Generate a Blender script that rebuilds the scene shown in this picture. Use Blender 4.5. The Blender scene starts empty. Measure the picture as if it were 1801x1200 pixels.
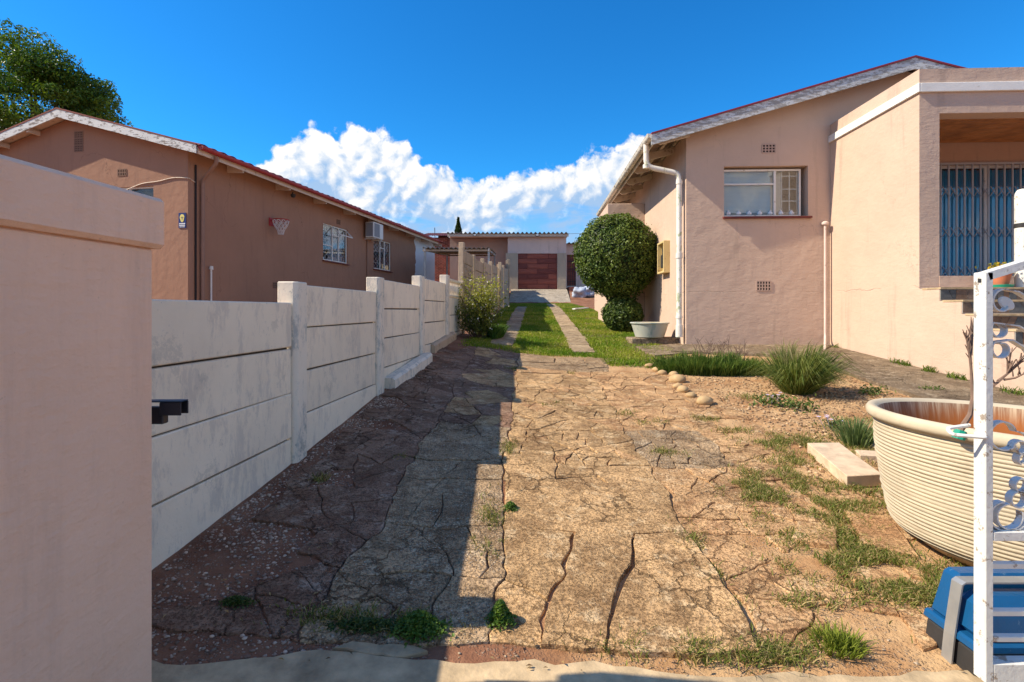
import bpy, bmesh, math, random
import numpy as np
from mathutils import Vector, Matrix, noise as mnoise

random.seed(7)
RNG = np.random.default_rng(11)
SC = bpy.context.scene
COL = SC.collection
R = math.radians

# ------------------------------------------------------------------ camera
EYE = 1.415
cam_d = bpy.data.cameras.new('camera')
cam_d.sensor_width = 36.0
cam_d.lens = 36.0 * 920.0 / 1801.0
cam_d.shift_y = -55.0 / 1801.0
cam_d.clip_start = 0.05
cam_d.clip_end = 4000
cam = bpy.data.objects.new('camera', cam_d)
COL.objects.link(cam)
cam.location = (0, 0, EYE)
cam.rotation_euler = (R(90), 0, 0)
SC.camera = cam

# ------------------------------------------------------------------ sun, sky, exposure
SUN_TO = Vector((-1.0, -0.11, 0.90)).normalized()          # direction towards the sun
sun_d = bpy.data.lights.new('sun', 'SUN')
sun_d.energy = 3.2
sun_d.angle = R(0.5)
sun_d.color = (1.0, 0.89, 0.70)
sun = bpy.data.objects.new('sun', sun_d)
COL.objects.link(sun)
sun.rotation_euler = SUN_TO.to_track_quat('Z', 'Y').to_euler()
sun.location = (-20, -2, 20)

SC.view_settings.view_transform = 'Standard'
SC.view_settings.look = 'None'
SC.view_settings.exposure = 1.16
SC.view_settings.gamma = 1.0
SC.view_settings.use_curve_mapping = False
SC.cycles.max_bounces = 5
SC.cycles.diffuse_bounces = 3
SC.cycles.transparent_max_bounces = 8
SC.cycles.use_denoising = True

W = bpy.data.worlds.new('World')
SC.world = W
W.use_nodes = True
W.cycles.sampling_method = 'MANUAL'
W.cycles.sample_map_resolution = 256


class NT:
    """small helper that wires shader nodes"""
    def __init__(self, tree):
        self.t = tree
        tree.nodes.clear()

    def n(self, typ, props=None, **ins):
        nd = self.t.nodes.new(typ)
        for k, v in (props or {}).items():
            setattr(nd, k, v)
        for k, v in ins.items():
            key = int(k[1:]) if (k[0] == 'i' and k[1:].isdigit()) else k.replace('_', ' ')
            self.put(nd.inputs[key], v)
        return nd

    def put(self, sock, v):
        if isinstance(v, bpy.types.NodeSocket):
            self.t.links.new(v, sock)
        elif isinstance(v, bpy.types.Node):
            self.t.links.new(v.outputs[0], sock)
        else:
            if sock.type == 'RGBA' and len(v) == 3:
                v = (*v, 1)
            sock.default_value = v

    def math(self, op, a, b=0.0, c=0.0, clamp=False):
        nd = self.n('ShaderNodeMath', {'operation': op, 'use_clamp': clamp}, i0=a, i1=b)
        if op in ('MULTIPLY_ADD', 'SMOOTH_MIN', 'SMOOTH_MAX', 'COMPARE'):
            self.put(nd.inputs[2], c)
        return nd.outputs[0]

    def vmath(self, op, a, b=(0, 0, 0), scale=None):
        nd = self.n('ShaderNodeVectorMath', {'operation': op}, i0=a)
        if op not in ('NORMALIZE', 'LENGTH', 'SCALE'):
            self.put(nd.inputs[1], b)
        if scale is not None:
            self.put(nd.inputs['Scale'], scale)
        return nd.outputs['Value'] if op in ('DOT_PRODUCT', 'LENGTH', 'DISTANCE') else nd.outputs[0]

    def ramp(self, v, lo, hi, a=0.0, b=1.0, smooth=True):
        nd = self.n('ShaderNodeMapRange', {'interpolation_type': 'SMOOTHSTEP' if smooth else 'LINEAR'})
        for i, x in enumerate((v, lo, hi, a, b)):
            self.put(nd.inputs[i], x)
        return nd.outputs[0]

    def mix(self, f, a, b, blend='MIX'):
        nd = self.n('ShaderNodeMix', {'data_type': 'RGBA', 'blend_type': blend})
        self.put(nd.inputs[0], f)
        self.put(nd.inputs[6], a)
        self.put(nd.inputs[7], b)
        return nd.outputs[2]

    def noise(self, vec, scale, detail=4.0, rough=0.55, out=0, dist=0.0):
        nd = self.n('ShaderNodeTexNoise', None, Vector=vec, Scale=scale, Detail=min(detail, 6.0), Roughness=rough, Distortion=dist)
        return nd.outputs[out]

    def vor(self, vec, scale, feature='F1', out='Distance', rnd=1.0):
        nd = self.n('ShaderNodeTexVoronoi', {'feature': feature}, Vector=vec, Scale=scale, Randomness=rnd)
        return nd.outputs[out]

    def bump(self, h, strength=0.3, dist=0.01, normal=None):
        nd = self.n('ShaderNodeBump', None, Height=h, Strength=strength, Distance=dist)
        if normal is not None:
            self.put(nd.inputs['Normal'], normal)
        return nd.outputs[0]


def build_world():
    w = NT(W.node_tree)
    sky = w.n('ShaderNodeTexSky', {'sky_type': 'NISHITA', 'sun_disc': False})
    sky.sun_elevation = math.asin(SUN_TO.z)
    sky.sun_rotation = math.atan2(SUN_TO.x, SUN_TO.y) % (2 * math.pi)
    sky.altitude = 800
    sky.air_density = 1.0
    sky.dust_density = 0.3
    sky.ozone_density = 2.0
    hs = w.n('ShaderNodeHueSaturation', None, Saturation=1.30, Value=1.0, Color=sky.outputs[0])
    skyc = w.mix(1.0, hs.outputs[0], (0.20, 0.72, 0.92), 'MULTIPLY')
    d = w.vmath('NORMALIZE', w.n('ShaderNodeTexCoord').outputs['Generated'])
    s = w.n('ShaderNodeSeparateXYZ', None, Vector=d)
    el = w.math('ARCSINE', s.outputs[2])
    az = w.math('ARCTAN2', s.outputs[0], s.outputs[1])
    u = w.math('MULTIPLY_ADD', az, 1 / (2 * math.pi), 0.5)
    # height of the cumulus bank round the horizon, raised out of view as added fill light (degrees of azimuth, degrees of elevation)
    prof = [(-180, 26), (-150, 28), (-120, 24), (-90, 22), (-65, 17), (-48, 14.5), (-39, 16.2), (-36, 12), (-31, 11.0),
            (-27, 13.2), (-25.1, 14.9), (-23.5, 15.9), (-21.9, 17.6), (-20.3, 18.3), (-18.1, 17.7), (-16.4, 18.9), (-14.7, 18.8),
            (-12.3, 18.4), (-10.2, 17.2), (-9.2, 15.2), (-7.2, 15.3), (-5.9, 14.2), (-4.7, 13.6), (-3.6, 14.8),
            (-2.5, 13.9), (-0.7, 14.9), (2.5, 15.6), (6.2, 16.2), (9.8, 16.6), (13.1, 17.6), (16, 18.2),
            (24, 15), (38, 12), (50, 14), (68, 24), (95, 28), (130, 26), (155, 28), (180, 26)]
    fc = w.n('ShaderNodeFloatCurve', None, Value=u)
    cv = fc.mapping.curves[0]
    fc.mapping.use_clip = True
    for i, (a, e) in enumerate(prof):
        x, y = (a + 180) / 360, e / 30
        if i == 0:
            cv.points[0].location = (x, y)
        elif i == len(prof) - 1:
            cv.points[-1].location = (x, y)
        else:
            p = cv.points.new(x, y)
    for p in cv.points:
        p.handle_type = 'AUTO_CLAMPED'
    fc.mapping.update()
    top = w.math('MULTIPLY', fc.outputs[0], R(30))
    wob = w.noise(d, 7.0, 3.0, 0.5)
    warp = w.n('ShaderNodeTexNoise', None, Vector=d, Scale=11.0, Detail=3.0)
    dw = w.vmath('ADD', d, w.vmath('SCALE', w.vmath('SUBTRACT', warp.outputs[1], (0.5, 0.5, 0.5)), scale=0.05))

    def billow(vec):
        a = w.math('SUBTRACT', 0.62, w.vor(vec, 19.0))
        b = w.math('SUBTRACT', 0.62, w.vor(vec, 43.0))
        c = w.math('SUBTRACT', w.noise(vec, 34.0, 6.0, 0.62), 0.5)
        return w.math('ADD', w.math('ADD', w.math('MULTIPLY', a, 0.55), w.math('MULTIPLY', b, 0.30)), w.math('MULTIPLY', c, 0.85))
    B0 = billow(dw)
    L = SUN_TO.copy()
    B1 = billow(w.vmath('ADD', dw, tuple(L * 0.014)))
    edge = w.math('SUBTRACT', w.math('MULTIPLY_ADD', B0, 0.062, top), el)
    edge = w.math('ADD', edge, w.math('MULTIPLY_ADD', wob, 0.06, -0.036))
    mask = w.ramp(edge, 0.0, 0.013)
    # thinner, streaky lower part of the bank
    st = w.n('ShaderNodeMapping', None, Vector=d)
    st.inputs['Scale'].default_value = (1.0, 1.0, 3.2)
    streak = w.noise(st.outputs[0], 7.5, 5.0, 0.6, dist=0.4)
    low = w.ramp(edge, 0.055, 0.13)
    flat = w.ramp(az, -0.19, -0.06)                    # the towering head gives way to flatter cloud
    thin = w.ramp(w.math('SUBTRACT', streak, w.math('ADD', w.math('MULTIPLY', low, 0.20), w.math('MULTIPLY', flat, 0.04))), 0.12, 0.36)
    mask = w.math('MULTIPLY', mask, w.math('MULTIPLY_ADD', thin, 0.58, 0.42))
    # a few loose shreds above the bank
    # loose cloud overhead: a few shreds low down, more added towards the zenith as fill light
    need = w.ramp(el, 0.30, 1.0, 0.70, 0.50)
    sn = w.noise(dw, 6.5, 6.0, 0.60)
    shred = w.ramp(sn, need, w.math('ADD', need, 0.14))
    shred = w.math('MULTIPLY', shred, w.ramp(el, 0.20, 0.30))
    mask = w.math('MAXIMUM', mask, w.math('MULTIPLY', shred, 0.8))
    rel = w.math('MULTIPLY_ADD', w.math('SUBTRACT', B0, B1), 2.6, 0.70)
    big = w.noise(d, 9.0, 3.0, 0.5)
    rel = w.math('SUBTRACT', rel, w.math('MULTIPLY', w.ramp(edge, 0.015, 0.12), w.math('MULTIPLY_ADD', big, 1.9, -0.15)))
    rel = w.math('ADD', rel, w.math('MULTIPLY_ADD', flat, -0.16, 0.20))
    lit = w.ramp(rel, 0.0, 0.9, smooth=False)
    ccol = w.mix(lit, (0.36, 0.54, 0.80), (1.0, 0.985, 0.96))
    bg_s = w.n('ShaderNodeBackground', None, Color=skyc, Strength=0.108)
    bg_c = w.n('ShaderNodeBackground', None, Color=ccol, Strength=0.49)
    mx = w.n('ShaderNodeMixShader', None, i0=mask, i1=bg_s, i2=bg_c)
    w.n('ShaderNodeOutputWorld', None, Surface=mx)


build_world()

# ------------------------------------------------------------------ helpers: properties, objects, meshes
def tag(o, label=None, cat=None, group=None, kind=None):
    for k, v in (('label', label), ('category', cat), ('group', group), ('kind', kind)):
        if v:
            o[k] = v
    return o


def empty(name, loc=(0, 0, 0), rz=0.0):
    o = bpy.data.objects.new(name, None)
    o.empty_display_size = 0.2
    o.location = loc
    o.rotation_euler = (0, 0, rz)
    COL.objects.link(o)
    return o


def link(name, me, parent=None, loc=None, rot=None):
    o = bpy.data.objects.new(name, me)
    COL.objects.link(o)
    if parent is not None:
        o.parent = parent
    if loc is not None:
        o.location = loc
    if rot is not None:
        o.rotation_euler = rot
    return o


def np_mesh(name, verts, faces, mats, smooth=False, colors=None, mat_idx=None):
    """verts (N,3) array; faces list of (M,k) int arrays; colors per vertex (N,3)"""
    me = bpy.data.meshes.new(name)
    verts = np.asarray(verts, dtype=np.float32)
    me.vertices.add(len(verts))
    me.vertices.foreach_set('co', verts.ravel())
    tot = np.concatenate([np.full(len(f), f.shape[1], dtype=np.int32) for f in faces])
    idx = np.concatenate([f.ravel() for f in faces]).astype(np.int32)
    start = np.concatenate([[0], np.cumsum(tot)[:-1]]).astype(np.int32)
    me.loops.add(len(idx))
    me.loops.foreach_set('vertex_index', idx)
    me.polygons.add(len(tot))
    me.polygons.foreach_set('loop_start', start)
    me.polygons.foreach_set('loop_total', tot)
    if mat_idx is not None:
        me.polygons.foreach_set('material_index', np.asarray(mat_idx, dtype=np.int32))
    me.polygons.foreach_set('use_smooth', np.full(len(tot), smooth, dtype=bool))
    me.update(calc_edges=True)
    if colors is not None:
        ca = me.color_attributes.new('tint', 'FLOAT_COLOR', 'POINT')
        c4 = np.ones((len(verts), 4), dtype=np.float32)
        c4[:, :3] = colors
        ca.data.foreach_set('color', c4.ravel())
    for m in (mats if isinstance(mats, (list, tuple)) else [mats]):
        me.materials.append(m)
    return me


class MB:
    """collects shapes and links them as ONE mesh object"""
    def __init__(self):
        self.v, self.f, self.m = [], [], []

    def add(self, verts, faces, mi=0):
        b = len(self.v)
        self.v += [tuple(p) for p in verts]
        self.f += [tuple(i + b for i in f) for f in faces]
        self.m += [mi] * len(faces)
        return self

    def box(self, x0, x1, y0, y1, z0, z1, mi=0):
        v = [(x0, y0, z0), (x1, y0, z0), (x1, y1, z0), (x0, y1, z0), (x0, y0, z1), (x1, y0, z1), (x1, y1, z1), (x0, y1, z1)]
        f = [(0, 3, 2, 1), (4, 5, 6, 7), (0, 1, 5, 4), (1, 2, 6, 5), (2, 3, 7, 6), (3, 0, 4, 7)]
        return self.add(v, f, mi)

    def prism(self, pts, axis, a, b, mi=0):
        """pts: outline in the two other axes (in xyz order), extruded along axis from a to b"""
        n = len(pts)

        def P(p, t):
            return {'x': (t, p[0], p[1]), 'y': (p[0], t, p[1]), 'z': (p[0], p[1], t)}[axis]
        v = [P(p, a) for p in pts] + [P(p, b) for p in pts]
        f = [tuple(range(n))[::-1], tuple(range(n, 2 * n))]
        f += [(i, (i + 1) % n, n + (i + 1) % n, n + i) for i in range(n)]
        return self.add(v, f, mi)

    def beam(self, p, q, w, h, up=(0, 0, 1), mi=0):
        p, q = Vector(p), Vector(q)
        d = (q - p).normalized()
        s = d.cross(Vector(up))
        s = s.normalized() if s.length > 1e-4 else Vector((1, 0, 0))
        t = s.cross(d).normalized()
        v = []
        for c in (p, q):
            for a, b in ((-1, -1), (1, -1), (1, 1), (-1, 1)):
                v.append(c + s * (a * w / 2) + t * (b * h / 2))
        f = [(0, 3, 2, 1), (4, 5, 6, 7), (0, 1, 5, 4), (1, 2, 6, 5), (2, 3, 7, 6), (3, 0, 4, 7)]
        return self.add(v, f, mi)

    def tube(self, path, r, n=8, mi=0, caps=True):
        pts = [Vector(p) for p in path]
        rs = r if isinstance(r, (list, tuple)) else [r] * len(pts)
        v, f = [], []
        prev = None
        for i, p in enumerate(pts):
            d = (pts[min(i + 1, len(pts) - 1)] - pts[max(i - 1, 0)])
            d = d.normalized() if d.length > 1e-9 else Vector((0, 0, 1))
            if prev is None:
                a = d.orthogonal().normalized()
            else:
                a = prev - d * prev.dot(d)
                a = a.normalized() if a.length > 1e-6 else d.orthogonal().normalized()
            prev = a
            b = d.cross(a)
            for k in range(n):
                t = 2 * math.pi * k / n
                v.append(p + (a * math.cos(t) + b * math.sin(t)) * rs[i])
        for i in range(len(pts) - 1):
            for k in range(n):
                f.append((i * n + k, i * n + (k + 1) % n, (i + 1) * n + (k + 1) % n, (i + 1) * n + k))
        if caps:
            f.append(tuple(range(n))[::-1])
            f.append(tuple(range((len(pts) - 1) * n, len(pts) * n)))
        return self.add(v, f, mi)

    def ribbon(self, path, width, thick, side=(0, 1, 0), mi=0):
        """flat bar bent along a path; width runs along `side`"""
        pts = [Vector(p) for p in path]
        sd = Vector(side)
        v, f = [], []
        for i, p in enumerate(pts):
            d = (pts[min(i + 1, len(pts) - 1)] - pts[max(i - 1, 0)]).normalized()
            nrm = d.cross(sd).normalized()
            for a, b in ((-1, -1), (1, -1), (1, 1), (-1, 1)):
                v.append(p + sd * (a * width / 2) + nrm * (b * thick / 2))
        n = len(pts)
        for i in range(n - 1):
            for k in range(4):
                f.append((i * 4 + k, i * 4 + (k + 1) % 4, (i + 1) * 4 + (k + 1) % 4, (i + 1) * 4 + k))
        f += [(3, 2, 1, 0), (4 * n - 4, 4 * n - 3, 4 * n - 2, 4 * n - 1)]
        return self.add(v, f, mi)

    def lathe(self, prof, n=32, c=(0, 0, 0), mi=0, wob=None):
        v, f = [], []
        for (r, z) in prof:
            for k in range(n):
                t = 2 * math.pi * k / n
                rr = r * (1 + (wob(t, z) if wob else 0))
                v.append((c[0] + rr * math.cos(t), c[1] + rr * math.sin(t), c[2] + z))
        for i in range(len(prof) - 1):
            for k in range(n):
                f.append((i * n + k, i * n + (k + 1) % n, (i + 1) * n + (k + 1) % n, (i + 1) * n + k))
        return self.add(v, f, mi)

    def build(self, name, mats, parent=None, loc=None, rot=None, smooth=False, bevel=0.0, jit=0.0, fixn=True):
        me = bpy.data.meshes.new(name)
        me.from_pydata(self.v, [], self.f)
        for m in (mats if isinstance(mats, (list, tuple)) else [mats]):
            me.materials.append(m)
        me.polygons.foreach_set('material_index', np.array(self.m, dtype=np.int32))
        if bevel or fixn or jit:
            bm = bmesh.new()
            bm.from_mesh(me)
            if fixn:
                bmesh.ops.recalc_face_normals(bm, faces=bm.faces)
            if bevel:
                ed = [e for e in bm.edges if len(e.link_faces) == 2 and e.calc_face_angle(0) > 0.6]
                bmesh.ops.bevel(bm, geom=ed, offset=bevel, segments=1, affect='EDGES', profile=0.6, clamp_overlap=True)
            if jit:
                for vv in bm.verts:
                    vv.co += mnoise.noise_vector(vv.co * 6.0) * jit
            bm.to_mesh(me)
            bm.free()
        if smooth:
            me.polygons.foreach_set('use_smooth', np.ones(len(me.polygons), dtype=bool))
            me.set_sharp_from_angle(angle=R(38))
        me.update()
        return link(name, me, parent, loc, rot)


def at(px, py, Y):
    """point at depth Y that the lens puts near that spot of the photograph"""
    return Vector(((px - 900.5) / 920 * Y, Y, EYE + (545 - py) / 920 * Y))


def gpt(px, py):
    """point of the driveway slope"""
    Y = EYE / ((py - 545) / 920 + 0.075)
    return (px - 900.5) / 920 * Y, Y


def sstep(a, b, x):
    t = min(1.0, max(0.0, (x - a) / (b - a)))
    return t * t * (3 - 2 * t)


def wall_x(y):
    return -1.79 + 0.08 * y


def gz(x, y):
    """height of the ground"""
    if y < -8:
        z = -0.6
    elif y < 19:
        z = 0.075 * y
    elif y < 26:
        z = 1.425 + 0.043 * (y - 19)
    elif y < 32:
        z = 1.726 + 0.145 * (y - 26)
    else:
        z = 2.596
    d = x - wall_x(y)
    if 0 < y < 30:
        amp = 0.10 + 0.15 * sstep(2.0, 8.5, y)
        t = min(1.0, max(0.0, (0.9 - x) / (0.9 - wall_x(y))))
        z += amp * t ** 1.3 * sstep(0.2, 2.2, y) * (1 - sstep(9.0, 13.0, y))
    return z


def gzn(x, y):
    return gz(x, y) + 0.005 * mnoise.noise(Vector((x * 1.7, y * 1.7, 0))) + 0.005 * mnoise.noise(Vector((x * 6, y * 6, 3)))

# ------------------------------------------------------------------ materials
def mat(name):
    m = bpy.data.materials.new(name)
    m.use_nodes = True
    return m, NT(m.node_tree)


def finish(t, col, rough=0.8, bump=None, spec=0.3, metal=0.0, **kw):
    p = t.n('ShaderNodeBsdfPrincipled', None, Base_Color=col, Roughness=rough, Metallic=metal)
    p.inputs['Specular IOR Level'].default_value = spec
    for k, v in kw.items():
        t.put(p.inputs[k.replace('_', ' ')], v)
    if bump is not None:
        t.put(p.inputs['Normal'], bump)
    t.n('ShaderNodeOutputMaterial', None, Surface=p)


def obj_co(t):
    return t.n('ShaderNodeTexCoord').outputs['Object']


def world_co(t):
    return t.n('ShaderNodeNewGeometry').outputs['Position']


def mul(t, c, f):
    """multiply colour by a grey factor"""
    g = t.n('ShaderNodeCombineColor', None, i0=f, i1=f, i2=f)
    return t.mix(1.0, c, g.outputs[0], 'MULTIPLY')


def plain(name, col, rough=0.6, var=0.10, scale=6.0, bump=0.1, bscale=60.0, metal=0.0, spec=0.3):
    m, t = mat(name)
    co = world_co(t)
    f = t.ramp(t.noise(co, scale, 5.0, 0.6), 0.25, 0.75, 1 - var, 1 + var * 0.6, False)
    b = t.bump(t.noise(co, bscale, 3.0), bump, 0.004)
    finish(t, mul(t, col, f), rough, b, spec, metal)
    return m


def plaster(name, col, stain=(0.30, 0.22, 0.18), amount=0.34, bump=0.42, coarse=5.0, crack_z=None):
    """hand-trowelled painted plaster"""
    m, t = mat(name)
    co = world_co(t)
    f = t.ramp(t.noise(co, 1.3, 5.0, 0.6), 0.3, 0.7, 0.93, 1.04, False)
    c = mul(t, col, f)
    st = t.n('ShaderNodeMapping', None, Vector=co)
    st.inputs['Scale'].default_value = (2.6, 2.6, 0.28)
    s1 = t.ramp(t.noise(st.outputs[0], 2.0, 8.0, 0.68), 0.54, 0.74)
    c = t.mix(t.math('MULTIPLY', s1, amount), c, stain)
    sp = t.ramp(t.noise(co, 48.0, 3.0, 0.6), 0.70, 0.76)
    c = t.mix(t.math('MULTIPLY', sp, 0.35), c, stain)
    h = t.math('ADD', t.math('MULTIPLY', t.noise(co, coarse, 4.0, 0.5), 1.0), t.math('MULTIPLY', t.noise(co, 70.0, 3.0, 0.6), 0.16))
    scr = t.n('ShaderNodeMapping', None, Vector=co)
    scr.inputs['Scale'].default_value = (3.0, 3.0, 9.0)
    scr.inputs['Rotation'].default_value = (0.5, 0.3, 0.2)
    h = t.math('ADD', h, t.math('MULTIPLY', t.noise(scr.outputs[0], 3.0, 5.0, 0.6), 0.35))
    if crack_z is not None:
        sp = t.n('ShaderNodeSeparateXYZ', None, Vector=co)
        off = t.math('SUBTRACT', t.math('MULTIPLY_ADD', t.noise(co, 2.2, 6.0, 0.7), 0.16, sp.outputs[2]), crack_z + 0.08)
        ln = t.math('MULTIPLY', t.ramp(t.math('ABSOLUTE', off), 0.010, 0.002), t.ramp(t.noise(co, 1.1, 3.0), 0.42, 0.55))
        c = t.mix(t.math('MULTIPLY', ln, 0.45), c, stain)
        h = t.math('SUBTRACT', h, t.math('MULTIPLY', ln, 0.5))
    vn = t.vmath('ADD', co, t.vmath('SCALE', t.noise(co, 1.7, 5.0, 0.65, out=1), scale=0.9))
    hl = t.math('MULTIPLY', t.ramp(t.vor(vn, 0.8, 'DISTANCE_TO_EDGE'), 0.006, 0.001), t.ramp(t.noise(co, 0.8, 2.0), 0.54, 0.62))
    c = t.mix(t.math('MULTIPLY', hl, 0.4), c, stain)
    finish(t, c, 0.86, t.bump(h, bump, 0.03), 0.2)
    return m


M = {}
M['pink'] = plaster('pink_plaster', (0.60, 0.435, 0.335), crack_z=1.74)
M['pillar'] = plaster('pillar_plaster', (0.88, 0.575, 0.41), stain=(0.50, 0.33, 0.25), amount=0.26, bump=0.55)
M['garage_pink'] = plaster('garage_plaster', (0.68, 0.52, 0.45))
M['garage_cream'] = plaster('garage_cream', (0.46, 0.37, 0.27))
M['outbuilding'] = plaster('outbuilding_plaster', (0.40, 0.26, 0.20))


def brown_wall():
    """brown paint that gives way to white paint near the far end of the wall"""
    m, t = mat('brown_plaster')
    co = obj_co(t)
    wc = world_co(t)
    f = t.ramp(t.noise(wc, 1.1, 5.0, 0.6), 0.3, 0.7, 0.92, 1.05, False)
    c = mul(t, (0.37, 0.20, 0.130), f)
    st = t.n('ShaderNodeMapping', None, Vector=wc)
    st.inputs['Scale'].default_value = (3, 3, 0.35)
    c = t.mix(t.math('MULTIPLY', t.ramp(t.noise(st.outputs[0], 2.0, 7.0, 0.66), 0.52, 0.72), 0.30), c, (0.19, 0.11, 0.085))
    # hairline cracks
    cr = t.vor(t.vmath('ADD', wc, t.vmath('SCALE', t.noise(wc, 2.5, 4.0, 0.6, out=1), scale=0.5)), 0.55, 'DISTANCE_TO_EDGE')
    c = t.mix(t.math('MULTIPLY', t.math('MULTIPLY', t.ramp(cr, 0.006, 0.001), t.ramp(t.noise(wc, 0.9, 2.0), 0.52, 0.62)), 0.4), c, (0.10, 0.06, 0.045))
    s = t.n('ShaderNodeSeparateXYZ', None, Vector=co)
    wav = t.math('MULTIPLY_ADD', t.noise(t.n('ShaderNodeCombineXYZ', None, X=s.outputs[2]), 1.2, 3.0), 1.3, s.outputs[1])
    c = t.mix(t.ramp(wav, 14.40, 14.44), c, (0.72, 0.74, 0.78))
    h = t.math('ADD', t.noise(wc, 6.0, 4.0, 0.5), t.math('MULTIPLY', t.noise(wc, 60.0, 3.0), 0.2))
    finish(t, c, 0.85, t.bump(h, 0.4, 0.03), 0.2)
    return m


M['brown'] = brown_wall()


def fence_paint(name, base, worn, moss, amt):
    m, t = mat(name)
    co = world_co(t)
    rnd = t.n('ShaderNodeObjectInfo').outputs['Random']
    f = t.math('ADD', t.ramp(t.noise(co, 1.8, 5.0, 0.6), 0.3, 0.7, 0.90, 1.04, False), t.math('MULTIPLY_ADD', rnd, 0.10, -0.05))
    c = mul(t, base, f)
    st = t.n('ShaderNodeMapping', None, Vector=co)
    st.inputs['Scale'].default_value = (3.0, 3.0, 1.1)
    blot = t.ramp(t.noise(st.outputs[0], 2.3, 10.0, 0.80), 0.50, 0.62)
    c = t.mix(t.math('MULTIPLY', blot, amt), c, worn)
    rub = t.ramp(t.noise(t.vmath('ADD', co, (7, 3, 1)), 3.1, 10.0, 0.82), 0.57, 0.63)
    c = t.mix(t.math('MULTIPLY', rub, amt * 0.8), c, moss)
    fl = t.ramp(t.noise(co, 36.0, 4.0, 0.7), 0.67, 0.73)
    c = t.mix(t.math('MULTIPLY', fl, 0.55), c, worn)
    h = t.math('ADD', t.noise(co, 9.0, 6.0, 0.6), t.math('MULTIPLY', t.noise(co, 90.0, 3.0), 0.25))
    finish(t, c, 0.82, t.bump(h, 0.30, 0.02), 0.2)
    return m


M['fence_white'] = fence_paint('whitewashed_concrete', (0.94, 0.80, 0.61), (0.40, 0.36, 0.34), (0.34, 0.32, 0.28), 0.32)
M['post_white'] = fence_paint('whitewashed_post', (0.86, 0.75, 0.60), (0.33, 0.35, 0.34), (0.24, 0.27, 0.24), 0.66)
M['joint_dirt_shade'] = plain('joint_dirt_shade', (0.10, 0.066, 0.048), 0.95, 0.3, 20.0)  # joint dirt, coloured dark so the panel grooves look shaded
M['fence_raw'] = fence_paint('raw_concrete', (0.52, 0.40, 0.28), (0.30, 0.23, 0.16), (0.14, 0.12, 0.09), 0.6)


def slab_mat(name, base, dark, pale, agg):
    m, t = mat(name)
    co = world_co(t)
    rnd = t.n('ShaderNodeObjectInfo').outputs['Random']
    f = t.math('ADD', t.ramp(t.noise(co, 2.6, 6.0, 0.65), 0.28, 0.72, 0.62, 1.20, False), t.math('MULTIPLY_ADD', rnd, 0.34, -0.17))
    c = mul(t, base, f)
    c = t.mix(t.math('MULTIPLY', t.ramp(t.noise(t.vmath('ADD', co, (3, 9, 2)), 3.3, 9.0, 0.76), 0.45, 0.60), 0.66), c, dark)
    c = t.mix(t.math('MULTIPLY', t.ramp(t.noise(t.vmath('ADD', co, (5, 5, 5)), 16.0, 6.0, 0.75), 0.52, 0.62), 0.55), c, dark)
    c = t.mix(t.math('MULTIPLY', t.ramp(t.noise(t.vmath('ADD', co, (8, 1, 5)), 7.0, 8.0, 0.78), 0.52, 0.64), 0.70), c, pale)
    pit = t.ramp(t.noise(co, 70.0, 5.0, 0.75), 0.52, 0.62)
    c = t.mix(t.math('MULTIPLY', pit, 0.36), c, dark)
    stone = t.n('ShaderNodeTexVoronoi', {'feature': 'F1'}, Vector=co, Scale=62.0 if agg else 95.0)
    peb = t.ramp(stone.outputs['Distance'], 0.48, 0.30)
    show = t.ramp(t.noise(co, 4.0, 4.0, 0.6), 0.35 if agg else 0.56, 0.55 if agg else 0.70)
    peb = t.math('MULTIPLY', peb, show)
    sep = t.n('ShaderNodeSeparateColor', None, Color=stone.outputs['Color'])
    pc = t.mix(sep.outputs[0], (0.24, 0.155, 0.095), (0.64, 0.50, 0.35))
    c = t.mix(t.math('MULTIPLY', peb, 0.85 if agg else 0.35), c, pc)
    wv = t.vmath('ADD', co, t.vmath('SCALE', t.vmath('SUBTRACT', t.noise(co, 9.0, 5.0, 0.65, out=1), (0.5, 0.5, 0.5)), scale=0.16))
    ck = t.vor(wv, 4.6, 'DISTANCE_TO_EDGE')
    ck = t.math('MULTIPLY', t.ramp(ck, 0.030, 0.008), t.ramp(t.noise(co, 1.4, 3.0, 0.5), 0.46, 0.58))
    c = t.mix(t.math('MULTIPLY', ck, 0.7), c, tuple(q * 0.55 for q in dark))
    h = t.math('ADD', t.math('MULTIPLY', t.noise(co, 14.0, 8.0, 0.7), 0.9), t.math('MULTIPLY', peb, 0.45 if agg else 0.12))
    h = t.math('SUBTRACT', h, t.math('MULTIPLY', ck, 0.8))
    h = t.math('SUBTRACT', h, t.math('MULTIPLY', pit, 0.25))
    finish(t, c, 0.92, t.bump(h, 0.95, 0.03), 0.12)
    return m


M['slab'] = slab_mat('cracked_concrete', (0.63, 0.395, 0.195), (0.235, 0.132, 0.062), (0.76, 0.55, 0.32), False)
M['slab_red_shade'] = slab_mat('shaded_soiled_concrete', (0.35, 0.21, 0.135), (0.17, 0.085, 0.052), (0.50, 0.37, 0.27), False)  # red soil dust, with the shade of the left side painted in
M['slab_agg'] = slab_mat('exposed_aggregate', (0.52, 0.35, 0.20), (0.20, 0.125, 0.07), (0.64, 0.49, 0.32), True)
M['slab_sand'] = slab_mat('sandy_concrete', (0.64, 0.39, 0.195), (0.33, 0.165, 0.078), (0.74, 0.53, 0.31), False)
M['paver'] = slab_mat('paver_concrete', (0.50, 0.37, 0.23), (0.30, 0.21, 0.13), (0.60, 0.48, 0.34), False)
M['apron'] = slab_mat('apron_concrete', (0.35, 0.26, 0.17), (0.17, 0.12, 0.08), (0.46, 0.37, 0.26), False)
M['ramp'] = slab_mat('ramp_concrete', (0.46, 0.39, 0.30), (0.28, 0.22, 0.17), (0.60, 0.52, 0.42), False)


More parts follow.
